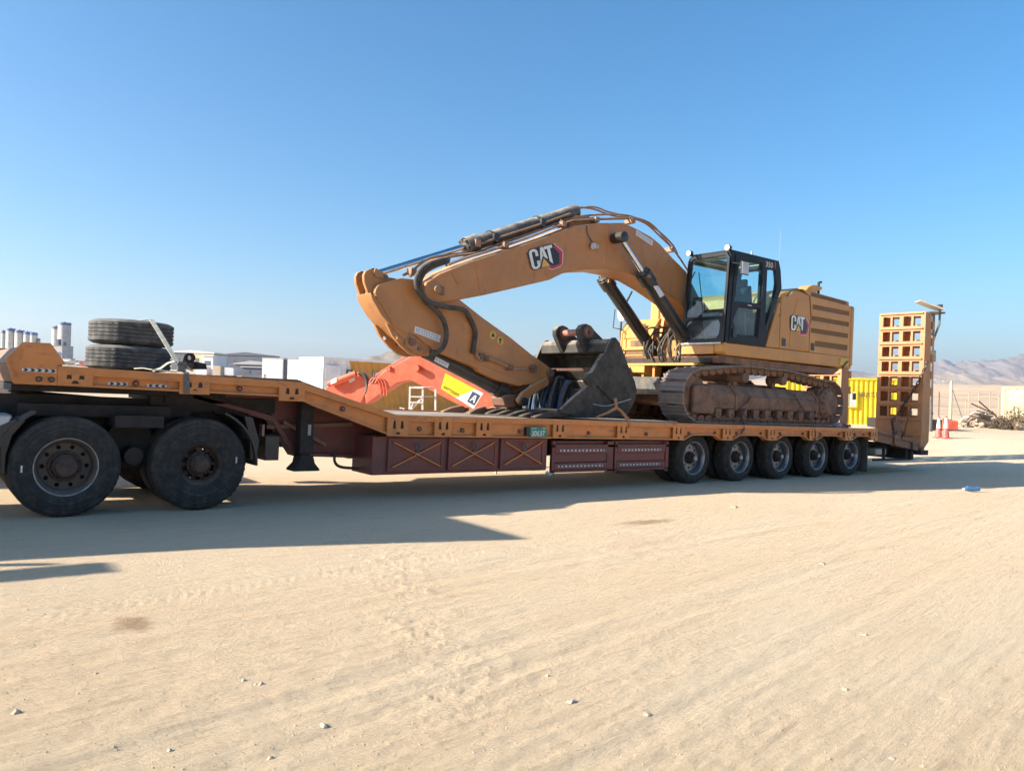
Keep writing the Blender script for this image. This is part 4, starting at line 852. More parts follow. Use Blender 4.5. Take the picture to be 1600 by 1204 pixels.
# side guards
for a, b, d in ((6.74, 8.10, -1), (8.14, 9.50, 1)):
    g_ = MB().box(a, b, .02, .05, .70, .745).box(a, a + .06, .02, .05, .27, .80).box(b - .14 if d < 0 else b - .08, b, .02, .05, .27, .80).box(a, b, .02, .05, .30, .335).build('side_guard', M_maroon, tr, bev=.004)
    for z0, z1, y in ((.60, .705, .012), (.46, .60, .034), (.345, .45, .012)): MB().box(a + .055, b - .10, y, y + .025, z0, z1).build('guard_panel', M_maroon, g_, bev=.006)
    chevrons(a + .16, b - .22, .635, .668, 12, d, .012, g_, white=M_lab); chevrons(a + .13, b - .24, .385, .415, 12, d, .012, g_, white=M_lab)
MB().box(6.56, 6.80, .30, .34, .31, .86).box(6.78, 9.50, .10, .12, .29, .80).build('guard_backing', M_maroon, tr)
MB().tube([(6.66, .05, .32), (6.70, .02, .27), (6.78, .05, .29)], .025, 8).build('valve', M_lightm, tr)
# chassis under the deck
ch = MB()
for y0 in (.78, 1.95): ch.box(3.6, 16.6, y0, y0 + .16, .50, 1.10)
x = 3.9
while x < 16.6: ch.box(x, x + .06, .0, 2.88, .93, 1.09); x += .62
ch.build('main_beams', M_chas, tr)
for y in (.55, 2.2):
    MB().prism([(1.012, 1.348), (2.496, 1.422), (2.871, 1.317), (4.229, 0.918), (4.455, 0.659), (4.042, 0.552), (2.728, 0.618), (2.538, 0.938), (2.384, 1.102), (1.606, 1.323)], y, y + .05).build('gooseneck_web', M_maroon, tr)
MB().prism([(1.378, 1.331), (2.385, 1.085), (2.711, 0.619), (4.042, 0.552), (4.065, 0.516), (2.669, 0.577), (2.345, 1.035), (1.365, 1.291)], .45, .68).build('gooseneck_flange', M_maroon, tr)
MB().prism([(1.378, 1.331), (2.385, 1.085), (2.711, 0.619), (4.042, 0.552), (4.065, 0.516), (2.669, 0.577), (2.345, 1.035), (1.365, 1.291)], 2.12, 2.35).build('gooseneck_flange', M_maroon, tr)
MB().box(2.9, 3.6, .6, 2.25, .62, .9).build('cross_box', M_chas, tr)
for y in (.26, 2.48):
    l_ = MB().box(2.66, 2.84, y, y + .16, .62, 1.34).box(2.69, 2.81, y + .02, y + .14, .44, .64).build('landing_leg', M_chas, tr, bev=.01)
    MB().prism([(2.67, .60), (2.83, .60), (2.86, .50), (2.93, .42), (2.92, .40), (2.58, .40), (2.57, .42), (2.65, .50)], y - .04, y + .2).build('foot', M_chas, l_)
    if y < 1: MB().box(2.76, 2.80, y - .004, y, .86, 1.0).build('sticker', M_labt, l_)
MB().tube([(3.22, .4, .68), (3.22, .4, .50), (3.34, .42, .42), (3.62, .42, .40)], .02, 8, smooth=5).build('hose', M_hose, tr)
MB().bar((2.3, .5, .95), (3.5, .5, 1.0), .04, .05).bar((2.5, .45, 1.02), (3.1, .45, .72), .04, .04).build('brace', M_trdk, tr)
wh0 = None
for k in range(5):
    x = 10.31 + 1.395 * k
    MB().cyl((x, .6, .478), (x, 2.3, .478), .07, seg=14).build('axle', M_chas, tr)
    MB().box(x - .5, x + .5, .74, .83, .55, .66).box(x + .42, x + .52, .7, .86, .5, .9).build('leaf_spring', M_chas, tr)
    if wh0 is None: wh0 = make_wheel(tr, (x, .09, .478), .488, .31, .292, .125, M_rim, M_rimlip, M_chas, .095, .075, 8, .052, cap=True)
    else: again(wh0, tr, (x, .09, .478), rot=(0, k * .7, 0))
    again(wh0, tr, (x, 2 * YC - .09, .478), rot=(0, k * .4, math.pi))
for y0 in (.06, 2.2): MB().box(16.56, 16.59, y0, y0 + .62, .07, .84).build('mud_flap', mat('flap_rubber', (.05, .045, .04), .85, c2=(.10, .085, .07), scale=3, dust=.6, bump=.1) if y0 < 1 else MATS['flap_rubber'], tr, bev=.008)
# tail slope
for y0, y1, yw in ((-.12, -.04, -.07), (2.92, 3.0, 2.95)):
    MB().prism([(16.63, 1.09), (18.72, .80), (18.72, .73), (16.63, 1.02)], y0, y1).build('tail_rail', M_trdk, tr, bev=.005)
    MB().prism([(16.63, 1.05), (18.70, .77), (18.66, .58), (16.72, .80), (16.63, .80)], min(yw, yw + .04), yw + .04).build('tail_web', M_trdk, tr)
for x in (17.62, 18.55):
    t_ = 1.09 - .1388 * (x - 16.63); MB().plate([(x - .13, t_ - .22), (x + .13, t_ - .25), (x + .13, t_ - .02), (x - .13, t_ + .0)], [[(x + s_ * .05 - .02, t_ - .15), (x + s_ * .05 + .02, t_ - .15), (x + s_ * .05 + .014, t_ - .06), (x + s_ * .05 - .014, t_ - .06)] for s_ in (-1, 1)], -.127, -.1).build('stake_bracket', M_trdk, tr)
MB().prism([(16.61, 1.07), (18.72, .775), (18.72, .74), (16.61, 1.03)], -.03, 2.9).build('tail_floor', M_trdk, tr)
MB().box(16.9, 18.55, .5, 2.4, .42, .72).build('tail_chassis', M_chas, tr)
MB().box(18.5, 18.62, -.05, 2.95, .34, .56).build('rear_bumper', M_chas, tr, bev=.01)
MB().box(16.75, 18.5, -.02, .04, .33, .38).box(17.2, 17.25, -.02, .04, .36, .7).box(18.3, 18.36, -.02, .04, .36, .66).build('rear_side_rail', M_chas, tr)
MB().box(17.25, 17.75, .2, .5, .44, .62).build('air_tank', M_lightm, tr, bev=.03)
MB().tube([(17.35, -.14, .93), (17.5, -.2, 1.06), (17.75, -.18, 1.02), (17.8, -.12, .88)], .018, 8, smooth=5).build('hose', M_hose, tr)
# loading ramps, folded up
def ramp(y0, y1):
    w = y1 - y0; x0 = 18.80; zb_, zt_ = .60, 4.08; pitch = .386
    cols = [(.085, .25), (.29, .45), (.53, .70), (.745, .905)]
    holes = []
    for r_ in range(7):
        zz = zt_ - .06 - pitch * r_
        for a, b in cols: holes.append([(y1 - w * a, zz - pitch * .78), (y1 - w * b, zz - pitch * .78), (y1 - w * b, zz - .045), (y1 - w * a, zz - .045)])
    rp_ = MB().plate([(y0, zb_), (y1, zb_), (y1, zt_), (y0, zt_)], holes, x0, x0 + .025, 'x').build('ramp', M_ramp, tr)
    for a in (y0 + .001, y1 - .041, y0 + w * .49): MB().prism([(x0 + .026, zb_ - .1), (x0 + .42, zb_ + .2), (x0 + .42, 1.5), (x0 + .30, zt_ - .02), (x0 + .026, zt_ - .02)], a, a + .04).build('side_plate', M_ramp, rp_)
    for c_ in (.265, .72): MB().box(x0 + .03, x0 + .12, y1 - w * c_ - .02, y1 - w * c_ + .02, zb_, zt_ - .05).build('rib', M_ramp, rp_)
    bh = []
    for r_ in range(7):
        zz = zt_ - .06 - pitch * r_
        for a, b in (cols[1], cols[3]): bh.append([(y1 - w * a + .10, zz - pitch * .66), (y1 - w * b + .07, zz - pitch * .66), (y1 - w * b + .07, zz - .08), (y1 - w * a + .10, zz - .08)])
    MB().plate([(y0 + .05, zb_), (y1 - .045, zb_), (y1 - .045, zt_ - .03), (y0 + .05, zt_ - .03)], bh, x0 + .22, x0 + .235, 'x').build('back_plate', M_ramp, rp_)
    for r_ in range(5): MB().box(x0 + .40, x0 + .52, y0 + .0, y0 + .12, zt_ - .42 - pitch * r_ * 1.1, zt_ - .22 - pitch * r_ * 1.1).build('back_block', M_ramp, rp_)
    for r_ in range(9):
        zz = zt_ - .04 - pitch * r_
        MB().box(x0 - .045, x0 - .002, y0 + .05, y1 - .03, zz - .012, zz + .012).build('rung', M_ramp, rp_)
        MB().box(x0 + .24, x0 + .40, y0 + .05, y1 - .05, zz - .06, zz - .02).build('back_rung', M_ramp, rp_)
    MB().cyl((x0 + .05, y0 - .04, .62), (x0 + .05, y1 + .04, .62), .06, seg=12).build('hinge', M_trdk, rp_)
    MB().box(x0 + .0, x0 + .40, y0 - .01, y1 + .01, .46, .58).build('foot', M_chas, rp_)
ramp(-.13, 1.05); ramp(2.05, 3.18)
MB().prism([(18.2, .84), (18.45, .80), (18.42, 1.25), (18.36, 1.42), (18.28, 1.42), (18.25, 1.2)], .2, .26).cyl((18.33, .1, 1.3), (18.33, .36, 1.3), .03, seg=10).build('ramp_spring_bracket', M_trdk, tr)
MB().box(-.5, 1.05, .35, 2.5, 1.31, 1.385).box(1.05, 1.75, .45, 2.4, 1.23, 1.37).box(.9, 2.4, .5, .62, 1.12, 1.30).build('coupling_plate', M_chas, tr)
# pin bracket standing on the gooseneck
pb = MB().plate([(1.325, 1.639), (1.335, 1.751), (1.348, 1.807), (1.384, 1.842), (1.422, 1.836), (1.447, 1.798), (1.455, 1.647)], [disc(*(1.395, 1.779), .035, 12)], .78, .86).build('pin_bracket', M_trdk, tr)
MB().lathe([(-.03, .035), (-.03, .06), (.0, .06)], ((1.395, 1.779)[0], .78, (1.395, 1.779)[1]), 'y', 16).build('bush', M_chas, pb)
MB().prism([(1.45, 1.734), (1.567, 1.717), (1.586, 1.646), (1.455, 1.639)], .7, 1.0).build('block', M_chas, pb)

# ============================================================ tractor unit
tk = thing('tractor_truck', 'dark tractor unit coupled under the gooseneck, only its rear wheels in view', 'truck', (-1, 1.25, 0))
fr_ = MB()
for y in (.74, 1.70): fr_.box(-6.6, 2.05, y, y + .08, .74, 1.04)
for x in (-3, -1.2, .3, 1.9): fr_.box(x, x + .1, .82, 1.70, .78, 1.0)
fr_.build('chassis', M_chas, tk)
MB().box(-.35, 1.35, .45, 2.05, 1.06, 1.14).prism([(.1, 1.14), (.75, 1.14), (.95, 1.22), (-.35, 1.30), (-.45, 1.26)], .75, 1.75).build('fifth_wheel', M_chas, tk)
MB().box(-.42, 1.1, .35, .62, 1.05, 1.18).box(.45, .95, .05, .7, .95, 1.08).box(-.9, 2.1, .60, .74, .95, 1.12).prism([(-2.4, 1.04), (-2.4, 1.27), (-.1, 1.27), (.9, 1.26), (1.35, 1.20), (2.0, 1.12), (2.05, 1.04)], .62, .78).build('suspension_frame', M_chas, tk)
MB().prism([(.35, .60), (1.0, .60), (.85, 1.05), (.55, 1.05)], .45, .7).cyl((.69, .2, .62), (.69, .8, .62), .1, seg=14).box(.1, 1.3, .5, .6, .45, .56).build('bogie', M_chas, tk)
w1 = make_wheel(tk, (0, 0, .53), .535, .31, .290, .15, M_rimrust, M_rimlip, M_hub, .135, .08, 10, .11)
again(w1, tk, (0, 2.5, .53), rot=(0, 1, math.pi))
w2 = make_wheel(tk, (1.37, 0, .53), .535, .31, .235, .12, M_hub, M_rub, M_hub, .115, .09, 10, .09)
again(w2, tk, (1.37, 2.5, .53), rot=(0, 1, math.pi))
again(w1, tk, (-5.0, 0, .53)); again(w1, tk, (-5.0, 2.5, .53), rot=(0, 0, math.pi))
for x in (0, 1.37, -5): MB().cyl((x, .6, .53), (x, 1.9, .53), .09, seg=12).build('axle', M_chas, tk)
for w_, (dx, dz) in ((w1, (-.405, -.01)), (w2, (.40, .05))):
    MB().box(-.008 + dx, .008 + dx, -.004, .004, dz - .035, dz + .035).build('chalk_mark', M_lab, w_, loc=ORI[tk])
# mudguards
def guard(cx, a0, a1, r0=.62, y0=.0, y1=.6):
    o_ = arc(cx, .53, r0, a0, a1, 10); i_ = arc(cx, .53, r0 - .025, a1, a0, 10); return MB().prism(o_ + i_, y0, y1)
guard(0, 118, 182, .66).build('mudguard', M_black, tk); guard(1.37, -2, 68, .66).build('mudguard', M_black, tk)
MB().prism([(-0.609, 0.958), (-0.481, 1.025), (-0.386, 1.013), (-0.495, 0.862), (-0.541, 0.668), (-0.543, 0.468), (-0.586, 0.463)], .02, .5).build('mudguard_skirt', M_black, tk, bev=.01)
MB().prism([(1.856, 1.102), (1.965, 1.089), (2.058, 0.796), (2.023, 0.548), (1.951, 0.58), (1.941, 0.796)], .05, .55).build('mudguard_skirt', M_black, tk, bev=.01)
MB().box(2.14, 2.32, .08, .5, .56, .86).build('tail_lamp_box', M_black, tk, bev=.01); MB().box(2.1, 2.13, .1, .2, .86, 1.0).build('tail_reflector', M_lens, tk)
MB().prism([(-0.772, 1.063), (-0.503, 1.069), (-0.507, 1.043), (-0.599, 0.77), (-0.757, 0.732)], .03, .6).build('fuel_tank', M_lightm, tk, bev=.02)
MB().bar((2.05, .6, .72), (2.7, .6, .92), .05, .06).bar((2.05, 1.6, .6), (3.0, 1.6, .7), .05, .06).build('rear_bar', M_chas, tk)
M_truckw = mat('truck_white', (.7, .7, .7), .35, bump=0)
cb_ = [(-6.3, .5), (-6.35, 1.8), (-6.0, 2.35), (-4.75, 2.62), (-4.4, 2.96), (-3.77, 3.61), (-3.75, .95), (-4.3, .9), (-4.5, .5)]
cbo = MB().prism(cb_, 0, 2.5).build('cab', M_truckw, tk, bev=.04)
MB().prism([(-5.9, 1.55), (-5.75, 2.25), (-5.0, 2.3), (-5.0, 1.55)], -.01, .0).build('side_window', M_refb, cbo)
MB().box(-6.37, -6.33, .2, 2.3, 1.7, 2.25).build('windscreen', M_refb, cbo); MB().box(-6.9, -6.15, -.32, .05, 2.84, 2.89).box(-6.4, -6.3, .05, .12, 1.9, 2.8).build('mirror', M_black, cbo)  # out-of-view bar on the cab, added and shaped for its ground shadow
for x in (-3.4, -2.2): MB().cyl((x, .1, .75), (x + .8, .1, .75), .3, seg=18).build('air_tank', M_lightm, tk)

# white pickup tail glimpsed under the gooseneck nose
pk = thing('parked_pickup', 'white vehicle edge glimpsed between gooseneck nose and tractor frame', 'vehicle', (-.6, 3.6, 0))
MB().prism([(-2.5, .9), (-.05, 1.20), (.16, 1.27), (.12, 1.33), (-.2, 1.35), (-2.5, 1.36)], 3.4, 4.9).build('body', M_white, pk, bev=.02)
MB().prism([(-2.5, .35), (-.2, .45), (-.1, .9), (-2.5, .9)], 3.5, 4.8).build('lower_body', M_lightm, pk, bev=.02)
MB().box(-.42, -.27, 3.39, 3.4, 1.28, 1.32).build('lettering', mat('print_red', (.5, .05, .05), .5, bump=0), pk); MB().box(-.22, -.12, 3.39, 3.4, 1.285, 1.315).build('lettering', M_labt, pk)
for x in (-2.0, -.6): MB().lathe([(0, .2), (0, .36), (.25, .36), (.25, .2)], (x, 3.38, .36), 'y', 24).build('wheel', M_rub, pk)

# ============================================================ spare tyres and their strap
def spare(loc, tilt, label):
    t = thing('spare_tyre', label, 'tyre', loc, 'spare tyres stacked on the gooseneck')
    R, w, rb = .478, .31, .27
    prof = [(0, rb), (-.0, rb + .04), (.0, R - .16), (.012, R - .06), (.03, R - .02), (.045, R)]
    for k in range(1, 5): c = .045 + (w - .09) / 5 * k; prof += [(c - .008, R), (c - .005, R - .014), (c + .005, R - .014), (c + .008, R)]
    prof += [(w - .045, R), (w - .03, R - .02), (w - .012, R - .06), (w, R - .16), (w, rb + .04), (w - .0, rb), (w - .03, rb + .02), (w - .02, R - .1), (.02, R - .1), (.03, rb + .02), (0, rb)]
    MB().lathe(prof, (0, 0, 0), 'z', 110, lambda i, j: -.012 if 3 <= i <= 24 and (i % 4 in (1, 0)) and (j + i) % 4 == 0 else 0).build('carcass', M_rubold, t, loc=ORI[t])
    t.rotation_euler = (tilt[0], PSI + tilt[1], 0); return t
s1 = spare((.79, 1.20, 1.58), (0, 0), 'worn grey spare tyre lying flat on the gooseneck, lower of the two')
s2 = spare((.81, 1.22, 1.89), (.0, .006), 'worn spare tyre under the strap, upper of the two, slightly tilted')
st = thing('ratchet_strap', 'dusty grey lashing strap over the spare tyres with its ratchet on the rail', 'strap', (1.0, 0, 1.6))
def ribbon(pts, w, name, mt, par, th=.006, wd_=(1, 0, 0)):
    mb = MB(); P = [Vector(p) for p in pts]; wv = Vector(wd_) * w / 2
    for i, p in enumerate(P):
        d = (P[min(i + 1, len(P) - 1)] - P[max(i - 1, 0)]).normalized(); n = d.cross(wv).normalized() * th
        mb.v += [tuple(p - wv), tuple(p + wv), tuple(p + wv + n), tuple(p - wv + n)]
    for i in range(len(P) - 1): a = i * 4; mb.f += [(a, a + 4, a + 5, a + 1), (a + 1, a + 5, a + 6, a + 2), (a + 2, a + 6, a + 7, a + 3), (a + 3, a + 7, a + 4, a)]
    mb.f += [(0, 1, 2, 3), (len(P) * 4 - 1, len(P) * 4 - 2, len(P) * 4 - 3, len(P) * 4 - 4)]
    return mb.build(name, mt, par)
p1 = (0.921, 2.199); p2 = (1.022, 1.695)
ribbon([(.62, 1.9, 1.6), (.64, 1.74, 2.1), (.68, 1.62, 2.205), (p1[0] - .06, 1.1, 2.208), (p1[0], .76, 2.208), (p2[0], -.1, p2[1])], .055, 'webbing', M_strap, st)
p3 = (1.113, 1.592); p4 = (1.131, 1.362)
ribbon([(p2[0], -.1, p2[1]), (p3[0] - .03, -.15, p3[1] + .005), (p3[0], -.155, p3[1] - .02)], .055, 'webbing', M_strap, st)
ribbon([(p3[0], -.14, p3[1]), (p4[0], -.14, p4[1]), (p4[0], -.05, p4[1] - .02)], .06, 'webbing', M_strapd, st)
MB().box(p2[0] - .01, p2[0] + .075, -.17, -.13, p3[1] + .0, p2[1] + .01).cyl((p2[0] - .02, -.16, p2[1] - .02), (p2[0] + .09, -.16, p2[1] - .03), .016, seg=10).build('ratchet', M_strapd, st, bev=.004)
ribbon([(*(1.07, 1.698)[:1], -.1, (1.07, 1.698)[1]), ((1.172, 1.603)[0], -.16, (1.172, 1.603)[1])], .03, 'handle', M_strap, st)
q = [(1.02, 1.717), (0.933, 1.683), (0.869, 1.622), (0.791, 1.582), (0.689, 1.654), (0.623, 1.657)]
ribbon([(a, -.06 + .02 * i, b + (.0 if i < 3 else .005)) for i, (a, b) in enumerate(q[:4])], .045, 'loose_end', M_strap, st, wd_=(0, 1, .4))
ribbon([(q[5][0], .1, 1.60), (q[4][0], .0, 1.61), (q[4][0] + .07, -.1, 1.597), (q[3][0] + .1, -.11, 1.592), (q[0][0], -.11, 1.585)], .018, 'loose_end', M_strap, st, wd_=(0, .8, .6))

# ============================================================ excavator
EY = 1.47                            # its centre line
ex = thing('excavator', 'large dusty yellow tracked excavator riding on the low-bed with its boom folded forward', 'excavator', (12.6, EY, 1.10))
def X2(lst, y0, y1, name, mt, par=None, bev=.012, **k): return MB().prism(lst, y0, y1).build(name, mt, par or ex, bev=bev, **k)
# --- tracks
def track(y0):
    lo = ex; fr2 = None
    P = arc(10.36, 1.645, .475, 250, 92, 9)[::1]
    path = [(10.36, 1.17)] + arc(10.36, 1.645, .475, 262, 98, 12) + [(10.75, 2.16), (11.2, 2.22), (11.8, 2.265), (12.5, 2.25), (13.15, 2.255), (13.8, 2.20), (14.4, 2.12)] + arc(14.95, 1.63, .465, 82, -82, 9) + [(14.95, 1.165)]
    pts = [Vector((p[0], 0, p[1])) for p in path] + [Vector((10.36, 0, 1.17))]
    L_ = [0]
    for a, b in zip(pts[:-1], pts[1:]): L_.append(L_[-1] + (b - a).length)
    n = 54; step = L_[-1] / n
    def atl(s_):
        s_ %= L_[-1]; i = max(0, int(np.searchsorted(L_, s_, 'right')) - 1); i = min(i, len(pts) - 2)
        return pts[i].lerp(pts[i + 1], (s_ - L_[i]) / max(1e-6, L_[i + 1] - L_[i]))
    w = step * .5 * .9
    sh = MB().box(-w, w, 0, .6, .012, .03)
    for gx, gh in ((-w + .006, .056), (-.012, .044), (w - .026, .044)): sh.box(gx, gx + .02, .0, .6, .03, gh)
    sh.box(-w, -w + .03, 0, .6, -.004, .012)
    for hy in (.2, .4): sh.cyl((0.03, hy, .028), (.03, hy, .033), .02, seg=8)
    link = MB()
    for ly in (.14, .38): link.prism([(-w * 1.1, -.05), (-w * .6, -.115), (w * .35, -.115), (w * .8, -.06), (w * 1.1, -.04), (w * 1.05, .012), (-w * 1.05, .012)], ly, ly + .06)
    link.cyl((w, .12, -.05), (w, .46, -.05), .034, seg=10)
    s_me = l_me = None
    for k in range(n):
        a, b = atl(k * step - step / 2), atl(k * step + step / 2); d = (b - a).normalized(); c = (a + b) / 2; ang = -math.atan2(d.z, d.x)
        loc = (c.x, y0, c.z)
        if s_me is None:
            s_me = sh.build('track_shoe', M_trk, ex, loc=loc, bev=.004); l_me = link.build('track_link', M_und, s_me, loc=ORI[ex]); so_ = s_me
        else: so_ = again(s_me, ex, loc)
        so_.rotation_euler = (0, ang, 0)
    yo = y0 + .10
    fr2 = MB().prism([(yo, 1.42), (yo, 1.70), (yo + .17, 1.89), (yo + .4, 1.89), (yo + .4, 1.42)], 10.86, 14.58, 'x').build('track_frame', M_und, ex, bev=.02)
    MB().prism([(yo - .02, 1.40), (yo - .02, 1.715), (yo + .16, 1.915), (yo + .2, 1.915), (yo + .2, 1.40)], 11.55, 11.60, 'x').prism([(yo - .02, 1.40), (yo - .02, 1.715), (yo + .16, 1.915), (yo + .2, 1.915), (yo + .2, 1.40)], 14.42, 14.47, 'x').build('stiffener', M_und, fr2)
    X2([(11.7, 1.45), (11.95, 1.58), (12.0, 1.68), (14.4, 1.67), (14.4, 1.45)], yo - .035, yo - .003, 'guard_panel', M_und, fr2)
    X2([(10.21, 1.36), (10.25, 1.33), (10.80, 1.31), (10.86, 1.36), (10.86, 1.80), (10.80, 1.84), (10.28, 1.84), (10.23, 1.80)], yo - .06, yo + .02, 'idler_guard', M_und, fr2, bev=.02)
    MB().lathe([(0, .001), (0, .36), (.05, .40), (.25, .40), (.3, .36), (.3, .001)], (10.36, y0 + .15, 1.645), 'y', 36).build('idler', M_und, ex)
    g2 = MB()
    for k in range(9):
        x = 11.02 + k * .405
        g2.prism([(x - .09, 1.42), (x + .09, 1.42), (x + .09, 1.30), (x + .06, 1.24), (x - .06, 1.24), (x - .09, 1.30)], yo - .03, yo + .05); g2.cyl((x + .04, yo - .045, 1.31), (x + .04, yo - .03, 1.31), .03, seg=8)
    g2.box(10.9, 14.6, yo - .02, yo + .02, 1.215, 1.245).build('roller_guard', M_und, fr2, bev=.006)
    for k in range(9): MB().lathe([(0, .001), (0, .09), (.06, .10), (.06, .08), (.3, .08), (.3, .10), (.36, .09), (.36, .001)], (11.02 + .405 * k, yo + .03, 1.295), 'y', 20).build('track_roller', M_und, ex)
    for x in (11.81, 13.13): MB().lathe([(-.06, .001), (-.06, .085), (-.05, .1), (.04, .1), (.045, .075), (.25, .075), (.26, .1), (.34, .1)], (x, y0 + .10, 2.055), 'y', 24).build('carrier_roller', M_und, ex); MB().box(x - .06, x + .06, y0 + .3, y0 + .42, 1.86, 2.0).build('roller_bracket', M_und, fr2)
    sp = MB(); th_ = []
    for k in range(21):
        for q_, r_ in ((0, .385), (.25, .385), (.4, .455), (.6, .455), (.75, .385)): a = 2 * math.pi * (k + q_) / 21; th_.append((14.95 + r_ * math.cos(a), 1.63 + r_ * math.sin(a)))
    sp.prism(th_, y0 + .26, y0 + .33).build('sprocket', M_trk, ex)
    MB().box(10.9, 14.55, yo + .2, yo + .24, 1.2, 1.42).build('inner_guard', M_und, fr2)
    MB().lathe([(-.05, .001), (-.05, .24), (-.02, .27), (.0, .30), (.05, .34), (.25, .36), (.4, .36)], (14.93, y0 + .06, 1.63), 'y', 40).build('final_drive', M_und, ex, bev=.004)
    mb = MB()
    for k in range(14): a_ = 2 * math.pi * k / 14; mb.cyl((14.93 + .29 * math.cos(a_), y0 + .045, 1.63 + .29 * math.sin(a_)), (14.93 + .29 * math.cos(a_), y0 + .07, 1.63 + .29 * math.sin(a_)), .016, seg=6)
    mb.build('drive_bolts', M_chas, ex)
    X2([(14.5, 1.32), (14.62, 1.95), (14.85, 2.0), (14.80, 1.28)], yo + .05, yo + .35, 'motor_bracket', M_und, fr2)
track(.055); track(2.285)
cbdy = MB().prism([(10.9, 1.5), (11.2, 1.95), (13.9, 1.95), (14.2, 1.5), (13.9, 1.42), (11.2, 1.42)], .55, 2.4).build('carbody', M_und, ex, bev=.03)
MB().prism([(9.979, 1.975), (11.063, 1.976), (11.04, 1.71), (10.091, 1.648)], .75, 2.2).build('carbody_plate', mat('bare_plate', (.15, .16, .155), .5, .3, c2=(.30, .23, .17), scale=5, lo=.45, hi=.62, bump=.3), ex)
X2([(10.1, 1.64), (10.1, 1.66), (10.5, 1.66), (10.5, 1.64)], .75, 2.2, 'plate_lip', M_cat)
MB().lathe([(1.95, .78), (2.02, .80), (2.02, .74), (2.12, .74), (2.12, .80), (2.24, .80)], (12.3, EY, 0), 'z', 48).build('slew_ring', M_und, ex)
# --- upper frame
fl = X2([(10.93, 2.44), (11.0, 2.30), (14.9, 2.27), (15.2, 2.42)], .05, 2.88, 'revolving_frame', M_und)
X2([(10.90, 2.69), (10.92, 2.50), (11.0, 2.45), (15.36, 2.45), (15.43, 2.50), (15.43, 2.71)], -.02, .22, 'side_skirt', M_cat, bev=.02)
X2([(11.2, 2.69), (11.2, 2.45), (15.43, 2.45), (15.43, 2.70)], 2.72, 2.95, 'side_skirt', M_cat, bev=.02)
MB().box(10.9, 10.99, .22, 1.02, 2.47, 2.69).build('front_skirt', M_cat, ex, bev=.012)
MB().cyl((10.93, -.03, 2.655), (10.93, .02, 2.655), .035, seg=12).build('tie_lug', M_cat, ex)
MB().box(10.78, 10.98, .50, 2.62, 2.245, 2.29).build('front_platform', M_catf, ex, bev=.006)
X2([(10.95, 2.30), (15.3, 2.30), (15.3, 2.44), (10.95, 2.44)], .3, 2.7, 'frame_floor', M_chas)
# engine housing: near side built as separate panels
hz = 2.705
X2([(12.26, hz), (12.71, hz), (12.70, 3.63), (12.62, 3.63)], -.015, .05, 'side_panel', M_cat)
pa = X2([(12.725, hz), (13.80, hz), (13.79, 3.35), (13.83, 3.40), (13.73, 3.90), (13.42, 3.955), (13.18, 3.955), (12.98, 3.80), (12.715, 3.77)], -.02, .05, 'side_panel', M_cat, bev=.018)
MB().prism([(13.05, hz + .05), (13.1, 3.3), (13.30, 3.78), (13.72, 3.80), (13.76, 3.40), (13.73, 3.3), (13.74, hz + .05)], -.028, -.018).build('pressed_face', M_cat, pa, bev=.008)
louv = [(13.87, 15.36, 3.63, 3.73, .035), (13.86, 15.37, 3.385, 3.485, .02), (13.84, 15.35, 3.125, 3.225, .01), (14.02, 15.34, 2.845, 2.965, .0)]
pb_ = MB().plate([(13.815, hz), (15.42, hz), (15.43, 3.85), (13.77, 3.90), (13.85, 3.40), (13.81, 3.34)], [[(a, z0), (b, z0 + s_), (b, z1 + s_), (a, z1)] for a, b, z0, z1, s_ in [(a, b, z0, z1, 0) for a, b, z0, z1, s_ in louv]], -.02, .03).build('side_panel', M_cat, ex, bev=.005)
for a, b, z0, z1, s_ in louv: MB().box(a - .01, b + .01, -.005, .0, z0 - .01, z1 + .01).build('vent_mesh', M_grille, pb_)
MB().prism([(13.80, 3.905), (15.42, 3.86), (15.40, 3.955), (13.85, 4.01), (13.5, 4.02)], .02, .12).build('hood_shoulder', M_cat, ex, bev=.01)
MB().prism([(13.86, 3.915), (15.3, 3.875), (15.28, 3.945), (13.88, 3.99)], .012, .02).build('vent_mesh', M_grille, ex)
for x, z in ((12.79, 2.76), (13.86, 2.745)): MB().box(x, x + .13, -.03, -.015, z, z + .16).build('side_vent', M_vent, ex, bev=.003); 
MB().box(13.44, 13.44 + .01, -.025, -.02, 2.8, 2.86).build('latch', M_refb, ex)
MB().cyl((12.68, -.03, 3.38), (12.68, -.01, 3.38), .014, seg=8).build('latch', M_refb, ex)
X2([(12.3, hz), (15.35, hz), (15.35, 3.82), (13.7, 3.9), (13.2, 3.9), (12.9, 3.7), (12.72, 3.6)], .06, 1.02, 'engine_housing', M_cat)
X2([(12.72, 3.60), (12.74, 3.80), (12.80, 3.845), (13.40, 4.03), (13.45, 4.03), (13.2, 3.955), (12.98, 3.80)], .04, 2.9, 'hood_front', M_catf)
X2([(13.40, 3.9), (13.46, 4.045), (15.10, 3.985), (15.20, 3.90)], .12, 2.80, 'engine_hood', M_cat, bev=.025)
MB().box(13.9, 15.0, .121, .124, 3.99, 4.0).build('hood_seam', M_refb, ex)
X2([(13.1, hz), (15.35, hz), (15.35, 3.86), (13.4, 3.9)], 1.02, 2.93, 'engine_housing', M_cat)
cw = MB().prism([(15.445, -.02), (15.60, -.015), (15.68, .05), (15.74, .5), (15.78, 1.47), (15.74, 2.44), (15.68, 2.9), (15.60, 2.95), (15.445, 2.95)], 2.50, 3.87, 'z').build('counterweight', M_cat, ex, bev=.07)
MB().prism([(15.33, 0.02), (15.44, -.015), (15.55, .0), (15.6, .3), (15.6, 2.6), (15.44, 2.94), (15.2, 2.9)], 2.44, 2.5, 'z').build('counterweight_foot', M_cat, cw)
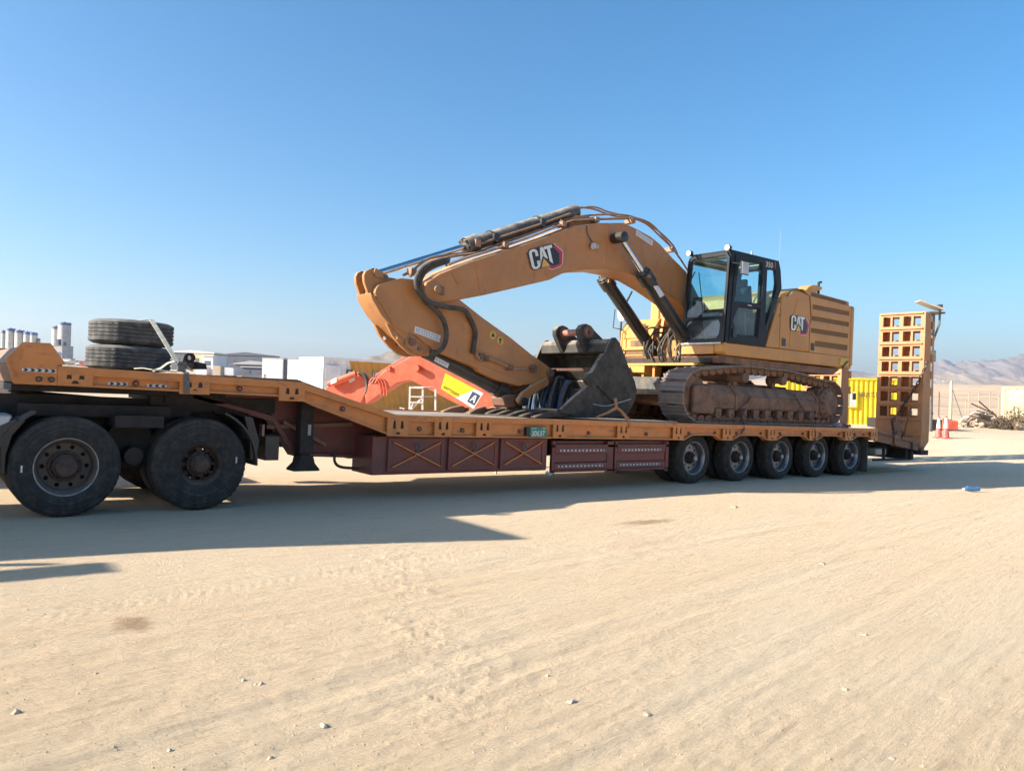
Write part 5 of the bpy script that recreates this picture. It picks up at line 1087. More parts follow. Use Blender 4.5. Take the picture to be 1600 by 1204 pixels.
MB().box(15.05, 15.40, -.034, -.02, 2.50, 2.66).build('sticker', M_caution, ex); MB().tube([(15.15, -.03, 2.46), (15.22, -.05, 2.53), (15.34, -.04, 2.60)], .022, 8).build('tie_hook', M_und, ex)
# beacon, exhaust
MB().prism([(14.249, 4.037), (14.464, 4.22), (14.64, 4.285), (14.823, 4.293), (15.036, 4.275), (14.987, 4.21), (14.806, 4.16), (14.762, 4.053)], .45, .75).build('air_intake', M_catf, ex, bev=.02)
MB().tube([((15.097, 4.275)[0], .6, 4.1), ((15.097, 4.275)[0], .6, (15.087, 4.407)[1]), ((15.194, 4.42)[0], .6, (15.086, 4.422)[1])], .03, 8).build('exhaust_pipe', M_refb, ex)
MB().tube([(12.60, -.01, 4.52), (12.6, -.01, 5.1)], .004, 4).build('antenna', M_labt, ex)
# far front: step box and tank, hand rails, mirror
bx = X2([(11.12, 2.46), (11.12, 3.02), (11.3, 3.28), (12.1, 3.28), (12.1, 2.46)], 1.98, 2.95, 'tool_box', M_catf, bev=.02)
MB().box(11.09, 11.12, 2.1, 2.85, 2.86, 2.93).box(11.06, 11.12, 2.15, 2.9, 2.60, 2.63).build('box_step', M_catf, bx); MB().box(11.115, 11.12, 2.1, 2.8, 2.50, 2.58).build('vent_mesh', M_grille, bx)
MB().tube([(11.09, 2.80, 2.5), (11.02, 2.80, 2.6), (11.02, 2.80, 2.95), (11.1, 2.80, 3.02)], .016, 6).tube([(11.09, 2.15, 2.5), (11.02, 2.15, 2.6), (11.02, 2.15, 2.95), (11.1, 2.15, 3.02)], .016, 6).build('grab_rail', M_catf, bx)
X2([(12.06, 2.5), (12.06, 3.80), (12.9, 3.78), (12.9, 2.5)], 1.95, 2.95, 'fuel_tank', M_catf, bev=.03)
MB().prism([(10.8, 2.10), (11.3, 1.95), (11.35, 2.24), (10.8, 2.24)], 1.9, 2.6).build('side_step', M_catf, ex)
MB().box(10.9, 10.96, 2.0, 2.06, 1.95, 2.26).box(10.9, 10.96, 1.7, 1.76, 1.95, 2.26).build('step_leg', M_cat, ex)
q = [(11.426, 3.948), (11.204, 3.565), (11.126, 3.201), (11.156, 2.705), (11.214, 2.424), (10.867, 3.487), (10.834, 3.075), (11.134, 3.059)]
MB().tube([(a, 2.95, b) for a, b in (q[0], q[1], q[2], q[3], q[4])], .022, 8, smooth=4).tube([(a, 2.9, b) for a, b in (q[5], q[6], q[7])], .012, 6).build('mirror_rail', M_black, ex)
c_ = (11.071, 3.437); MB().lathe([(0, .001), (0, .13), (.03, .12), (.05, .001)], (0, 0, 0), 'x', 18).xf(Matrix.Translation((c_[0], 2.9, c_[1])) @ Matrix.Rotation(rad(5), 4, 'Z') @ Matrix.Diagonal((1, .9, 1.5, 1))).build('mirror', M_lightm, ex)
# --- boom foot clutter
MB().prism([(11.1, 2.3), (11.3, 3.3), (11.9, 3.35), (12.3, 2.5), (12.3, 2.3)], 1.05, 1.12).build('boom_foot_plate', M_catf, ex); MB().prism([(11.1, 2.3), (11.3, 3.3), (11.9, 3.35), (12.3, 2.5), (12.3, 2.3)], 1.84, 1.91).build('boom_foot_plate', M_catf, ex)
MB().box(11.2, 11.5, 1.15, 1.8, 2.3, 2.8).build('swing_valve', M_cat, ex, bev=.03)
hr = random.Random(12)
hoses = MB()
for k in range(16):
    y = .98 + .066 * k; hoses.tube([(10.95 + hr.uniform(-.05, .1), y, 2.34), (10.9 + hr.uniform(-.15, .1), y + hr.uniform(-.1, .1), 2.62), (11.0 + hr.uniform(-.1, .15), y + hr.uniform(-.1, .1), 2.95 + hr.uniform(-.1, .15)), (11.35, y + hr.uniform(-.05, .05), 3.0 + hr.uniform(-.1, .1))], .02, 7, smooth=4)
hoses.build('hose_bundle', M_hose, ex, 'cluster of black hydraulic hoses at the boom foot')
for y_, z_, w2_, h_ in ((2.12, 2.68, .5, .13), (2.2, 3.06, .42, .1)): MB().box(11.105, 11.118, y_, y_ + w2_, z_, z_ + h_).build('painted_recess', M_und, bx)  # flat dark plates, the shade of hollows put in as colour
MB().box(12.05, 12.058, 2.1, 2.4, 3.35, 3.6).build('sticker', M_caution, ex); MB().tube([(12.04, 2.6, 3.3), (11.95, 2.6, 3.35), (11.95, 2.6, 3.75), (12.05, 2.6, 3.8)], .018, 6).build('grab_rail', M_catf, ex)
for k in range(6): MB().cyl((10.93 + .03 * (k % 2), 1.08 + .14 * k, 2.50 + .05 * (k % 3)), (10.93 + .03 * (k % 2), 1.08 + .14 * k, 2.56 + .05 * (k % 3)), .032, seg=6).build('fitting', M_lightm, ex)
MB().prism([(10.944, 2.701), (11.109, 2.596), (10.997, 2.484), (10.834, 2.577)], 1.1, 1.12).build('foot_gusset', M_catf, ex)
# --- boom
BO = [(4.933, 3.049), (4.939, 3.139), (4.971, 3.203), (5.209, 3.364), (5.385, 3.449), (5.71, 3.607), (6.097, 3.767), (6.754, 4.036), (7.453, 4.335), (8.013, 4.599), (8.562, 4.739), (9.244, 4.856), (9.58, 4.802), (9.982, 4.719), (10.248, 4.622), (10.663, 4.39), (11.089, 4.177), (11.593, 3.63), (11.785, 3.249), (11.678, 2.972), (11.425, 3.056), (10.995, 3.487), (10.675, 3.607), (10.286, 3.74), (9.818, 3.871), (9.284, 3.925), (8.843, 3.926), (8.279, 3.838), (7.76, 3.7), (7.469, 3.549), (6.605, 3.283), (6.069, 3.119), (5.607, 2.994), (5.247, 2.903), (5.094, 2.876), (4.986, 2.925)]
bo = MB().prism(BO, 1.13, 1.79).build('boom', M_boom, ex, bev=.018)
# welded edge flanges, thin plate standing proud of the box
fb = MB(); c0 = (5.129, 3.097)
MB().lathe([(-.03, .001), (-.03, .085), (-.015, .10), (.0, .135)], (c0[0], 1.13, c0[1]), 'y', 28).build('pin_boss', M_boom, bo)
pn = MB().cyl((c0[0], 1.05, c0[1]), (c0[0], 1.11, c0[1]), .055, seg=20).build('boom_pin', M_pipe, bo); MB().box(c0[0] + .06, c0[0] + .14, 1.09, 1.13, c0[1] - .07, c0[1] + .06).build('pin_lock', M_und, bo)
MB().prism([(5.385, 3.449), (5.484, 3.431), (5.616, 3.284), (5.545, 3.213)], 1.12, 1.129).build('boom_gusset', M_boom, bo)
for p_, q_ in (((5.846, 3.657), (6.005, 3.101)), ((8.809, 4.757), (8.825, 3.947)), ((10.426, 4.497), (9.909, 3.857))): MB().tube([(p_[0], 1.129, p_[1]), (q_[0], 1.129, q_[1])], .007, 6).build('weld_seam', M_boom, bo)
# hydraulic lines along the boom's back
ln = [(1.20, .05, [(5.385, 3.528), (5.759, 3.706), (6.15, 3.858), (6.811, 4.143), (7.513, 4.469), (7.957, 4.682), (8.157, 4.728), (8.634, 4.835), (9.319, 4.967), (9.669, 5.028), (10.11, 4.966), (10.602, 4.674), (10.949, 4.44), (11.332, 4.111)]),
      (1.32, .05, [(5.703, 3.69), (6.233, 3.938), (6.901, 4.228), (7.611, 4.56), (7.953, 4.722), (8.42, 4.875), (8.992, 5), (9.437, 5.067), (9.868, 5.055), (10.436, 4.909), (10.876, 4.693), (11.049, 4.481)]),
      (1.55, .05, [(7.914, 4.868), (8.143, 4.98), (8.378, 5.059), (8.787, 5.11), (9.128, 5.085), (9.425, 5.076), (9.834, 5.122), (10.301, 5.074), (10.696, 4.904), (11.062, 4.736)]),
      (1.68, .05, [(8.181, 4.948), (8.497, 5.066), (8.822, 5.174), (9.076, 5.196), (9.338, 5.168), (9.73, 5.175), (10.061, 5.156)])]
for y, r, pts in ln:
    MB().tube([(a, y, b) for a, b in pts], .018, 8, smooth=4).build('hydraulic_line', M_pipe, bo)
MB().tube([(a, 1.26, b) for a, b in ln[0][2][:10]], .02, 8, smooth=4).build('hydraulic_line', M_hose, bo)
for px, py in ((790, 382), (880, 348), (932, 343), (988, 344), (1048, 390)):
    a, b = {790: (6.514, 4.031), 880: (7.777, 4.605), 932: (8.585, 4.826), 988: (9.53, 4.966), 1048: (10.704, 4.587)}[px]
    MB().box(a - .05, a + .05, 1.16, 1.36, b - .06, b + .035).cyl((a, 1.26, b + .03), (a, 1.26, b + .08), .015, seg=6).build('line_clamp', M_pipe, bo, bev=.006)
MB().tube([(*(8.275, 4.64)[:1], 1.12, (8.275, 4.64)[1]), ((8.301, 4.481)[0], 1.11, (8.301, 4.481)[1]), ((8.438, 4.339)[0], 1.1, (8.438, 4.339)[1])], .008, 6, smooth=3).build('lamp_cable', M_refb, bo)
a, b = (8.474, 4.28); MB().cyl((a + .02, 1.06, b), (a - .10, 1.03, b - .01), .05, .06, 16).build('work_lamp', M_lightm, bo); MB().box(a - .1, a + .05, 1.08, 1.13, b - .02, b + .03).build('lamp_bracket', M_black, bo)
def sticker(pts, y, par, n=9, name='sticker', mt=None, dark=None):
    """quad label given by its four corners, with a row of grey print"""
    P = [Vector((a, y, b)) for a, b in pts]; s_ = MB().add([tuple(v) for v in P] + [tuple(v + Vector((0, .004, 0))) for v in P], [(0, 1, 2, 3), (7, 6, 5, 4), (0, 4, 5, 1), (1, 5, 6, 2), (2, 6, 7, 3), (3, 7, 4, 0)]).build(name, mt or M_lab, par)
    mb = MB(); f = lambda s, t: (P[0] * (1 - s) + P[1] * s) * (1 - t) + (P[3] * (1 - s) + P[2] * s) * t - Vector((0, .003, 0))
    for k in range(n):
        a = .06 + .88 * k / n; w_ = .88 / n * .62; mb.add([tuple(f(a, .22)), tuple(f(a + w_, .22)), tuple(f(a + w_, .36)), tuple(f(a, .36))], [(0, 1, 2, 3)]); mb.add([tuple(f(a, .64)), tuple(f(a + w_ * .8, .64)), tuple(f(a + w_ * .8, .78)), tuple(f(a, .78))], [(0, 1, 2, 3)]); mb.add([tuple(f(a, .22)), tuple(f(a + w_ * .3, .22)), tuple(f(a + w_ * .3, .78)), tuple(f(a, .78))], [(0, 1, 2, 3)])
    mb.build('print', dark or M_labt, s_); return s_
sticker([(9.571, 4.775), (10.05, 4.641), (10.038, 4.538), (9.56, 4.674)], 1.12, bo)
# three-letter emblem
def emblem(o_, ex_, ez, y, par):
    """white letters on a black field with a crimson angular swoosh; o_ = lower left corner, ex_/ez = unit vectors times size"""
    o_ = Vector((o_[0], 0, o_[1])); ex_ = Vector((ex_[0], 0, ex_[1])); ez = Vector((ez[0], 0, ez[1]))
    def poly(pts, lift, name, mt, pr):
        n = len(pts); V = [o_ + ex_ * u + ez * v for u, v in pts]; yy = y - lift
        return MB().add([(p.x, yy, p.z) for p in V] + [(p.x, yy + .003, p.z) for p in V], [tuple(range(n)), tuple(range(2 * n - 1, n - 1, -1))] + [(i, i + n, (i + 1) % n + n, (i + 1) % n) for i in range(n)]).build(name, mt, pr)
    b0 = poly([(.53, .04), (.60, -.15), (.70, -.20), (.98, -.14), (1.07, -.05), (1.17, .42), (1.16, .50), (.93, .90), (.86, .93), (.80, .93), (.80, .04)], .003, 'emblem', M_lw, par)
    poly([(.54, .04), (.61, -.13), (.70, -.175), (.97, -.12), (1.05, -.04), (1.145, .43), (1.14, .49), (.91, .885), (.84, .91), (.80, .91), (.80, .04)], .006, 'swoosh', M_lr, b0)
    poly([(.66, .04), (.70, -.04), (.95, -.02), (1.02, .44), (.84, .80), (.78, .8), (.78, .04)], .009, 'field', M_refb, b0)
    poly([(.05, .86), (.10, .92), (.88, .92), (.88, .06), (.13, -.02), (.05, .02), (-.01, .10), (-.03, .78)], .008, 'field', M_refb, b0)
    t = [(.215, .56), (.305, .56), (.305, .76), (.27, .85), (.20, .89), (.12, .89), (.05, .85), (.015, .76), (.015, .16), (.05, .06), (.12, .02), (.20, .02), (.27, .06), (.305, .16), (.305, .36), (.215, .36), (.215, .17), (.19, .125), (.13, .125), (.105, .17), (.105, .74), (.13, .785), (.19, .785), (.215, .74)]
    poly(t, .012, 'letter', M_lw, b0)
    poly([(.31, .13), (.41, .89), (.51, .89), (.60, .33), (.545, .36), (.455, .52), (.37, .33)], .012, 'letter', M_lw, b0)
    poly([(.445, .53), (.475, .53), (.46, .72)], .0135, 'letter_opening', M_refb, b0)
    poly([(.54, .89), (.82, .89), (.82, .76), (.735, .76), (.735, .06), (.64, .20), (.64, .76), (.54, .76)], .012, 'letter', M_lw, b0)
    poly([(.27, .02), (.455, .48), (.65, .02)], .0145, 'emblem_border', M_refb, b0); poly([(.31, .025), (.455, .40), (.61, .025)], .0165, 'triangle', M_ly, b0)
    return b0
lo_ = Vector((7.043, 3.65)); lx = Vector((7.491, 4.194)) - Vector((6.924, 3.996)); lx *= 1.13; lz = Vector((6.916, 4.006)) - Vector((7.043, 3.65)); emblem(lo_ + Vector((0, 0)), lx, lz * 1.04, 1.118, bo)
emblem((13.06, 3.10), (.60, .0), (0, .36), -.030, pa)
# --- stick (dipper)
ST = [(4.124, 2.989), (4.163, 3.061), (4.311, 3.127), (4.549, 3.216), (4.752, 3.222), (5.166, 3.133), (5.661, 2.995), (6.148, 2.74), (6.713, 2.478), (7.177, 2.226), (7.476, 2.088), (7.66, 1.997), (7.724, 1.921), (7.581, 1.811), (7.321, 1.731), (7.108, 1.688), (6.783, 1.739), (6.411, 1.829), (6.051, 1.927), (5.703, 2.021), (5.219, 2.153), (4.977, 2.276), (4.88, 2.349), (4.65, 2.389), (4.467, 2.471), (4.372, 2.589), (4.267, 2.725), (4.163, 2.849), (4.116, 2.94)]
sk = MB().prism(ST, 1.20, 1.72).build('stick', M_boom, ex, bev=.015)
CL = [(3.963, 3.189), (3.991, 3.255), (4.053, 3.292), (4.117, 3.291), (4.239, 3.244), (4.372, 3.213), (4.573, 3.209), (4.766, 2.993), (4.674, 2.584), (4.473, 2.565), (4.332, 2.728), (4.206, 2.836), (4.05, 2.935), (3.979, 3.085)]
for y0 in (1.29, 1.56): MB().prism(CL, y0, y0 + .07).build('clevis_plate', M_boom, sk, bev=.008)
fp_ = [(4.05, 2.935), (4.206, 2.836), (4.332, 2.728), (4.473, 2.565), (4.591, 2.457), (4.8, 2.365), (4.919, 2.305), (4.809, 2.196), (4.598, 2.319), (4.411, 2.48), (4.25, 2.622), (4.088, 2.838)]
MB().prism(fp_, 1.22, 1.70).build('front_plate', M_boom, sk, bev=.01)
WB = [(4.355, 2.503), (4.501, 2.467), (4.684, 2.389), (4.916, 2.344), (5.111, 2.207), (5.186, 2.132), (5.119, 2.056), (4.945, 2.034), (4.793, 2.064), (4.628, 2.172), (4.464, 2.326)]
hc = (4.568, 2.256)
for y0 in (1.24, 1.62): MB().plate(WB, [disc(*(4.543, 2.303), .035, 10)], y0, y0 + .06).build('cylinder_bracket', M_boom, sk, bev=.008)
a, b = (4.794, 2.252); MB().cyl((a, 1.17, b), (a, 1.75, b), .06, seg=18).build('pin', M_und, sk); a, b = (4.926, 2.152); MB().cyl((a, 1.19, b), (a, 1.75, b), .035, seg=14).build('pin', M_und, sk)
MB().prism([(4.677, 2.302), (4.862, 2.267), (5.031, 2.14), (4.987, 2.087), (4.848, 2.087), (4.684, 2.184)], 1.205, 1.235).build('pin_flag', M_boom, sk, bev=.006)
a, b = (4.251, 3.215); MB().bar((a - .13, 1.275, b + .06), (a + .09, 1.275, b - .02), .03, .09, up=(0, 0, 1)).build('pin_retainer', M_boom, sk, bev=.006); MB().cyl((a + .06, 1.24, b - .01), (a + .06, 1.27, b - .01), .035, seg=12).build('pin', M_und, sk)
a, b = (4.21, 3.235); MB().cyl((a - .03, 1.265, b), (a - .03, 1.655, b), .06, seg=16).build('pin', M_pipe, sk)
sticker([(4.831, 2.504), (5.308, 2.394), (5.29, 2.28), (4.814, 2.403)], 1.193, sk)
q = [(6.272, 2.516), (6.575, 2.369)]
for i_, off in enumerate((0, .155)):
    hx = []
    for k in range(8): an = math.pi / 8 + k * math.pi / 4; hx.append((q[0][0] + .06 + off + .072 * math.cos(an), q[0][1] - .03 - off * .55 + .072 * math.sin(an)))
    s_ = MB().prism(hx, 1.192, 1.198).build('sticker', M_caution, sk); cx_, cz_ = q[0][0] + .06 + off, q[0][1] - .03 - off * .55
    MB().prism([(cx_ - .04, cz_ - .03), (cx_ + .04, cz_ - .03), (cx_, cz_ + .045)] if i_ == 0 else [(cx_ - .01, cz_ - .05), (cx_ + .012, cz_ - .05), (cx_ + .012, cz_ + .015), (cx_ + .045, cz_ + .02), (cx_, cz_ + .05), (cx_ - .04, cz_ + .02), (cx_ - .01, cz_ + .01)], 1.188, 1.192).build('print', M_refb, s_)
# hoses looping from boom to stick
MB().tube([(a, 1.05 if 0 < i < 9 else 1.16, b) for i, (a, b) in enumerate([(5.361, 3.612), (5.103, 3.535), (4.876, 3.424), (4.747, 3.268), (4.733, 3.109), (4.832, 2.963), (5.034, 2.866), (5.332, 2.837), (5.625, 2.827), (5.832, 2.703), (5.945, 2.505), (5.931, 2.295), (5.914, 2.148)])], .04, 10, smooth=4).build('hose', M_hose, sk)
MB().tube([(a, 1.09, b) for a, b in [(5.317, 3.57), (5.084, 3.467), (4.904, 3.352), (4.82, 3.202), (4.827, 3.064), (4.929, 2.897), (5.122, 2.778), (5.273, 2.631), (5.344, 2.435), (5.318, 2.25), (5.205, 2.13), (5.064, 2.12)]], .04, 10, smooth=4).build('hose', M_hose, sk)
MB().tube([(a, 1.4, b) for a, b in [(4.693, 3.293), (4.861, 3.396), (5.121, 3.605), (5.382, 3.694), (5.751, 3.79), (5.94, 3.861)]], .022, 8, smooth=4).build('hydraulic_line', M_pipe, sk)
MB().tube([(a, 1.3, b) for a, b in [(4.751, 3.271), (4.908, 3.372), (5.112, 3.501), (5.442, 3.671), (5.938, 3.806), (6.194, 3.887)]], .022, 8, smooth=4).build('hydraulic_line', M_pipe, sk)
for px in (0,):
    a, b = (4.804, 3.358); MB().box(a - .05, a + .05, 1.26, 1.4, b - .05, b + .05).build('line_clamp', M_pipe, sk, bev=.006)
MB().tube([(a, 1.15, b) for a, b in [(5.976, 2.175), (6.005, 2.114), (6.085, 2.066), (6.254, 2.088), (6.676, 1.974)]], .03, 8, smooth=4).build('hydraulic_line', M_pipe, sk)
MB().tube([(a, 1.17, b) for a, b in [(6.268, 2.089), (6.692, 1.964), (6.887, 1.942), (7.082, 1.964)]], .022, 8, smooth=3).build('hydraulic_line', M_pipe, sk)
for a, b in [(6.09, 2.109), (6.169, 2.082), (6.684, 1.963)]: MB().box(a - .05, a + .05, 1.12, 1.20, b - .05, b + .05).build('line_clamp', M_und, sk, bev=.006)
a, b = (7.206, 1.971); MB().cyl((a, 1.13, b), (a, 1.2, b), .07, seg=20).cyl((a, 1.12, b), (a, 1.13, b), .045, seg=16).build('stick_pin', M_und, sk)
MB().prism([(5.995, 1.998), (6.366, 1.913), (6.751, 1.814), (7.149, 1.734), (6.955, 1.659), (6.51, 1.737), (6.106, 1.867)], 1.19, 1.73).build('lower_flange', M_boom, sk, bev=.006)
# --- cylinders
def ram(p0, p1, p2, r_rod, r_bar, y, par, nm, eye0=True, caps=(.0, .0)):
    """rod eye at p0, gland at p1, base at p2, all (x, z) at lateral y"""
    P0, P1, P2 = [Vector((a, y, b)) for a, b in (p0, p1, p2)]; d = (P2 - P1).normalized()
    c = MB().cyl(P1 + d * .02, P2, r_bar, seg=28).cyl(P1, P1 + d * .24, r_bar * 1.22, seg=28).cyl(P1 - d * .03, P1, r_bar * .95, seg=24)
    for k in range(8):
        a_ = 2 * math.pi * k / 8; n1 = d.orthogonal().normalized(); n2 = d.cross(n1); off = (n1 * math.cos(a_) + n2 * math.sin(a_)) * r_bar * 1.02
        c.cyl(P1 - d * .045 + off, P1 + off, .018, seg=6)
    c = c.build(nm, M_black, par, bev=.004)
    MB().cyl(P0 - d * .0, P1 + d * .05, r_rod, seg=24).build('rod', M_chrome, c)
    MB().cyl(P0 - Vector((0, r_rod * 1.9, 0)), P0 + Vector((0, r_rod * 1.9, 0)), r_rod * 1.9, seg=24).build('rod_eye', M_black, c)
    up_ = Vector((0, 0, 1)); s_ = d.cross(Vector((0, 1, 0))).normalized(); s_ = s_ if s_.z > 0 else -s_
    return c, P1, P2, d, s_
sc_, P1, P2, d, s_ = ram((4.177, 3.231), (5.867, 3.931), (8.293, 4.956), .052, .125, 1.45, ex, 'stick_cylinder')
sc_.data.materials.clear(); sc_.data.materials.append(M_blackd)
MB().tube([P1 + d * .1 + Vector((0, -.14, -.03)), P1 + d * .6 + Vector((0, -.15, -.02)), P1 + d * 1.6 + Vector((0, -.15, -.02)), P2 - d * .3 + Vector((0, -.15, .0))], .016, 8).build('hydraulic_line', M_pipe, sc_)
for t_ in (.15, .55, 1.65): 
    c_ = P1 + d * t_; MB().cyl(c_ - d * .025, c_ + d * .025, .14, seg=24).box(c_.x - .05, c_.x + .05, 1.27, 1.33, c_.z - .06, c_.z + .06).build('barrel_clamp', M_black if t_ > .2 else M_pipe, sc_)
MB().prism([(P2.x - .15, P2.z - .12), (P2.x + .2, P2.z - .08), (P2.x + .35, P2.z - .3), (P2.x - .25, P2.z - .35)], 1.3, 1.36).prism([(P2.x - .15, P2.z - .12), (P2.x + .2, P2.z - .08), (P2.x + .35, P2.z - .3), (P2.x - .25, P2.z - .35)], 1.56, 1.62).build('cylinder_lug', M_boom, bo)
for y in (.94, 2.0):
    c, P1, P2, d, s_ = ram((8.961, 4.507), (9.619, 3.927), (11.112, 2.619), .052, .128, y, ex, 'boom_cylinder')
    MB().cyl(((8.961, 4.507)[0], min(y, 1.47), (8.961, 4.507)[1]), ((8.961, 4.507)[0], max(y, 1.47), (8.961, 4.507)[1]), .07, seg=18).build('boom_pin', M_und, c)
    e = (8.961, 4.507); MB().lathe([(-.13, .001), (-.13, .08), (-.12, .10), (.16, .10)], (e[0], y, e[1]), 'y', 24).build('rod_end', M_black, c)
    MB().tube([P1 + d * .15 + Vector((-.10, -.08, 0)), P1 + d * .5 + Vector((-.12, -.07, -.03)), P1 + d * 1.5 + Vector((-.12, -.07, -.05)), P2 - d * .1 + Vector((-.14, -.02, .05))], .02, 8).build('hydraulic_line', M_black, c)
    MB().box(P1.x - .03, P1.x + .03, y - .17, y - .13, P1.z - .1, P1.z - .04).build('port', M_pipe, c)
    MB().box(P2.x - .14, P2.x + .14, y - .13, y + .13, P2.z - .28, P2.z + .05).build('cylinder_base', M_black, c, bev=.02)
sticker([(9.748, 3.687), (9.89, 3.716), (10.083, 3.554), (9.959, 3.491)], .79, ex, 0)
bc_, P1, P2, d, s_ = ram((7.173, 1.427), (6.855, 1.539), (5.189, 2.145), .055, .12, 1.46, ex, 'bucket_cylinder')
sticker([(5.318, 2.06), (5.58, 1.962), (5.548, 1.888), (5.286, 1.986)], 1.325, bc_, 4)
MB().tube([P2 - d * .1 + Vector((0, -.12, .1)), P2 - d * .2 + Vector((0, -.1, .14)), P1 + d * .5 + Vector((0, -.08, .12))], .016, 6).build('hydraulic_line', M_black, bc_)
MB().box(P2.x - .08, P2.x + .14, 1.33, 1.58, P2.z - .06, P2.z + .16).build('base_cap', M_black, bc_, bev=.02)
# linkage at the stick's tip
lk_ = MB().prism([(7.522, 1.842), (7.571, 1.766), (7.546, 1.686), (7.29, 1.563), (7.043, 1.4), (6.918, 1.363), (6.86, 1.416), (6.963, 1.551), (7.21, 1.705)], 1.13, 1.21).build('bucket_link', M_boom, ex, bev=.02)
MB().prism([(7.522, 1.842), (7.571, 1.766), (7.546, 1.686), (7.29, 1.563), (7.043, 1.4), (6.918, 1.363), (6.86, 1.416), (6.963, 1.551), (7.21, 1.705)], 1.72, 1.80).build('bucket_link', M_boom, ex, bev=.02)
a, b = (6.984, 1.396); MB().cyl((a, 1.08, b), (a, 1.84, b), .075, seg=20).build('link_pin', M_black, lk_)
MB().prism([(6.657, 1.437), (6.735, 1.505), (6.957, 1.514), (7.046, 1.45), (7.052, 1.339), (6.886, 1.29), (6.719, 1.308)], 1.28, 1.64).build('link_bracket', M_rust, ex, bev=.02)
a, b = (7.604, 1.926); MB().cyl((a, 1.14, b), (a, 1.78, b), .07, seg=18).build('tip_bush', M_und, sk)
MB().prism([(7.462, 2.031), (7.672, 2.009), (7.767, 1.923), (7.716, 1.771), (7.617, 1.676), (7.508, 1.761)], 1.22, 1.70).build('tip_casting', M_rust, sk, bev=.01)

# --- cab
cab = MB().plate([(10.87, 2.69), (10.96, 4.32), (11.02, 4.43), (11.36, 4.475), (12.56, 4.475), (12.64, 4.30), (12.70, 3.93), (12.58, 3.69), (12.43, 3.35), (12.27, 3.05), (12.22, 2.69)],
    [[(11.32, 4.30), (11.26, 4.22), (11.16, 3.50), (11.96, 3.54), (11.97, 4.33)], [(11.30, 3.40), (11.95, 3.42), (11.90, 2.88), (11.27, 2.87), (11.14, 3.12)], [(12.18, 4.28), (12.45, 4.26), (12.52, 3.92), (12.38, 3.56), (12.20, 3.13), (12.18, 3.2)]], -.03, .03).build('cab', M_cabp, ex, bev=.008)
M_gl = M_glass
g_ = [MB().prism([(11.32, 4.32), (11.24, 4.22), (11.14, 3.48), (11.98, 3.52), (11.99, 4.35)], .008, .012).build('door_glass', M_gl, cab), MB().prism([(11.29, 3.42), (11.97, 3.44), (11.92, 2.86), (11.26, 2.85), (11.12, 3.12)], .008, .012).build('door_glass', M_glassd, cab), MB().prism([(12.16, 4.35), (12.47, 4.32), (12.54, 3.92), (12.40, 3.56), (12.20, 3.10), (12.16, 3.1)], .008, .012).build('quarter_glass', M_gl, cab)]
dr = MB().plate([(11.02, 2.73), (12.03, 2.75), (12.05, 4.40), (11.12, 4.40)], [[(11.30, 4.33), (11.22, 4.22), (11.12, 3.48), (11.98, 3.52), (11.99, 4.35)], [(11.28, 3.43), (11.98, 3.45), (11.93, 2.85), (11.25, 2.84), (11.10, 3.12)]], -.045, -.031).build('door', M_cabp, cab, bev=.004)
MB().box(11.10, 11.22, -.07, -.045, 2.80, 2.96).build('door_handle', M_refb, dr, bev=.006)
MB().box(11.55, 11.68, -.055, -.045, 3.455, 3.475).build('latch', M_lightm, dr)
MB().tube([(11.93, -.06, 3.6), (11.93, -.10, 3.65), (11.95, -.10, 4.05), (11.95, -.06, 4.1)], .011, 6).build('grab_rail', M_refb, dr)
FY0, FY1 = -.03, .98
def frontx(z): return 10.865 + (z - 2.69) * .0545
fr3 = MB().plate([(FY0, 2.69), (FY1, 2.69), (FY1, 4.32), (FY1 - .08, 4.44), (FY0 + .08, 4.44), (FY0, 4.32)], [[(.03, 3.20), (.93, 3.20), (.91, 4.30), (.86, 4.37), (.08, 4.37), (.03, 4.30)], [(.16, 2.77), (.85, 2.77), (.92, 2.86), (.93, 3.03), (.87, 3.13), (.13, 3.13), (.08, 3.03), (.09, 2.86)]], 0, .05, 'x')
fr3.v = [(v[0] + frontx(v[2]), v[1], v[2]) for v in fr3.v]; fr3.build('windscreen_frame', M_cabp, cab, bev=.006)
for z0, z1, mt in ((3.18, 4.37, M_gl), (2.74, 3.15, M_glassd)):
    w_ = MB().add([(frontx(z) + .02 + dx, y, z) for dx in (0, .004) for y in (.05, .96) for z in (z0, z1)], [(0, 1, 3, 2), (4, 6, 7, 5), (0, 4, 5, 1), (2, 3, 7, 6), (0, 2, 6, 4), (1, 5, 7, 3)]).build('windscreen', mt, cab)
MB().plate([(10.87, 2.69), (10.96, 4.32), (11.02, 4.43), (12.56, 4.45), (12.64, 4.30), (12.70, 3.93), (12.22, 2.69)], [[(11.08, 4.3), (11.0, 3.3), (12.3, 3.35), (12.5, 3.9), (12.45, 4.3)]], .95, .99).build('inner_side', M_cabp, cab)
MB().box(10.98, 12.3, .945, .949, 3.3, 4.3).build('side_glass', M_gl, cab)
rf = MB().plate([(11.02, -.0), (12.55, -.0), (12.55, .96), (11.02, .96)], [[(11.22, .12), (12.2, .12), (12.2, .86), (11.22, .86)]], 4.38, 4.485, 'z').build('cab_roof', M_cabp, cab, bev=.02)
MB().box(11.2, 12.22, .10, .88, 4.487, 4.495).build('roof_hatch', M_gl, cab)
MB().plate([(11.04, .02), (12.5, .02), (12.5, .94), (11.04, .94)], [[(11.22, .12), (12.2, .12), (12.2, .86), (11.22, .86)]], 4.355, 4.378, 'z').build('headliner', M_tan, cab)
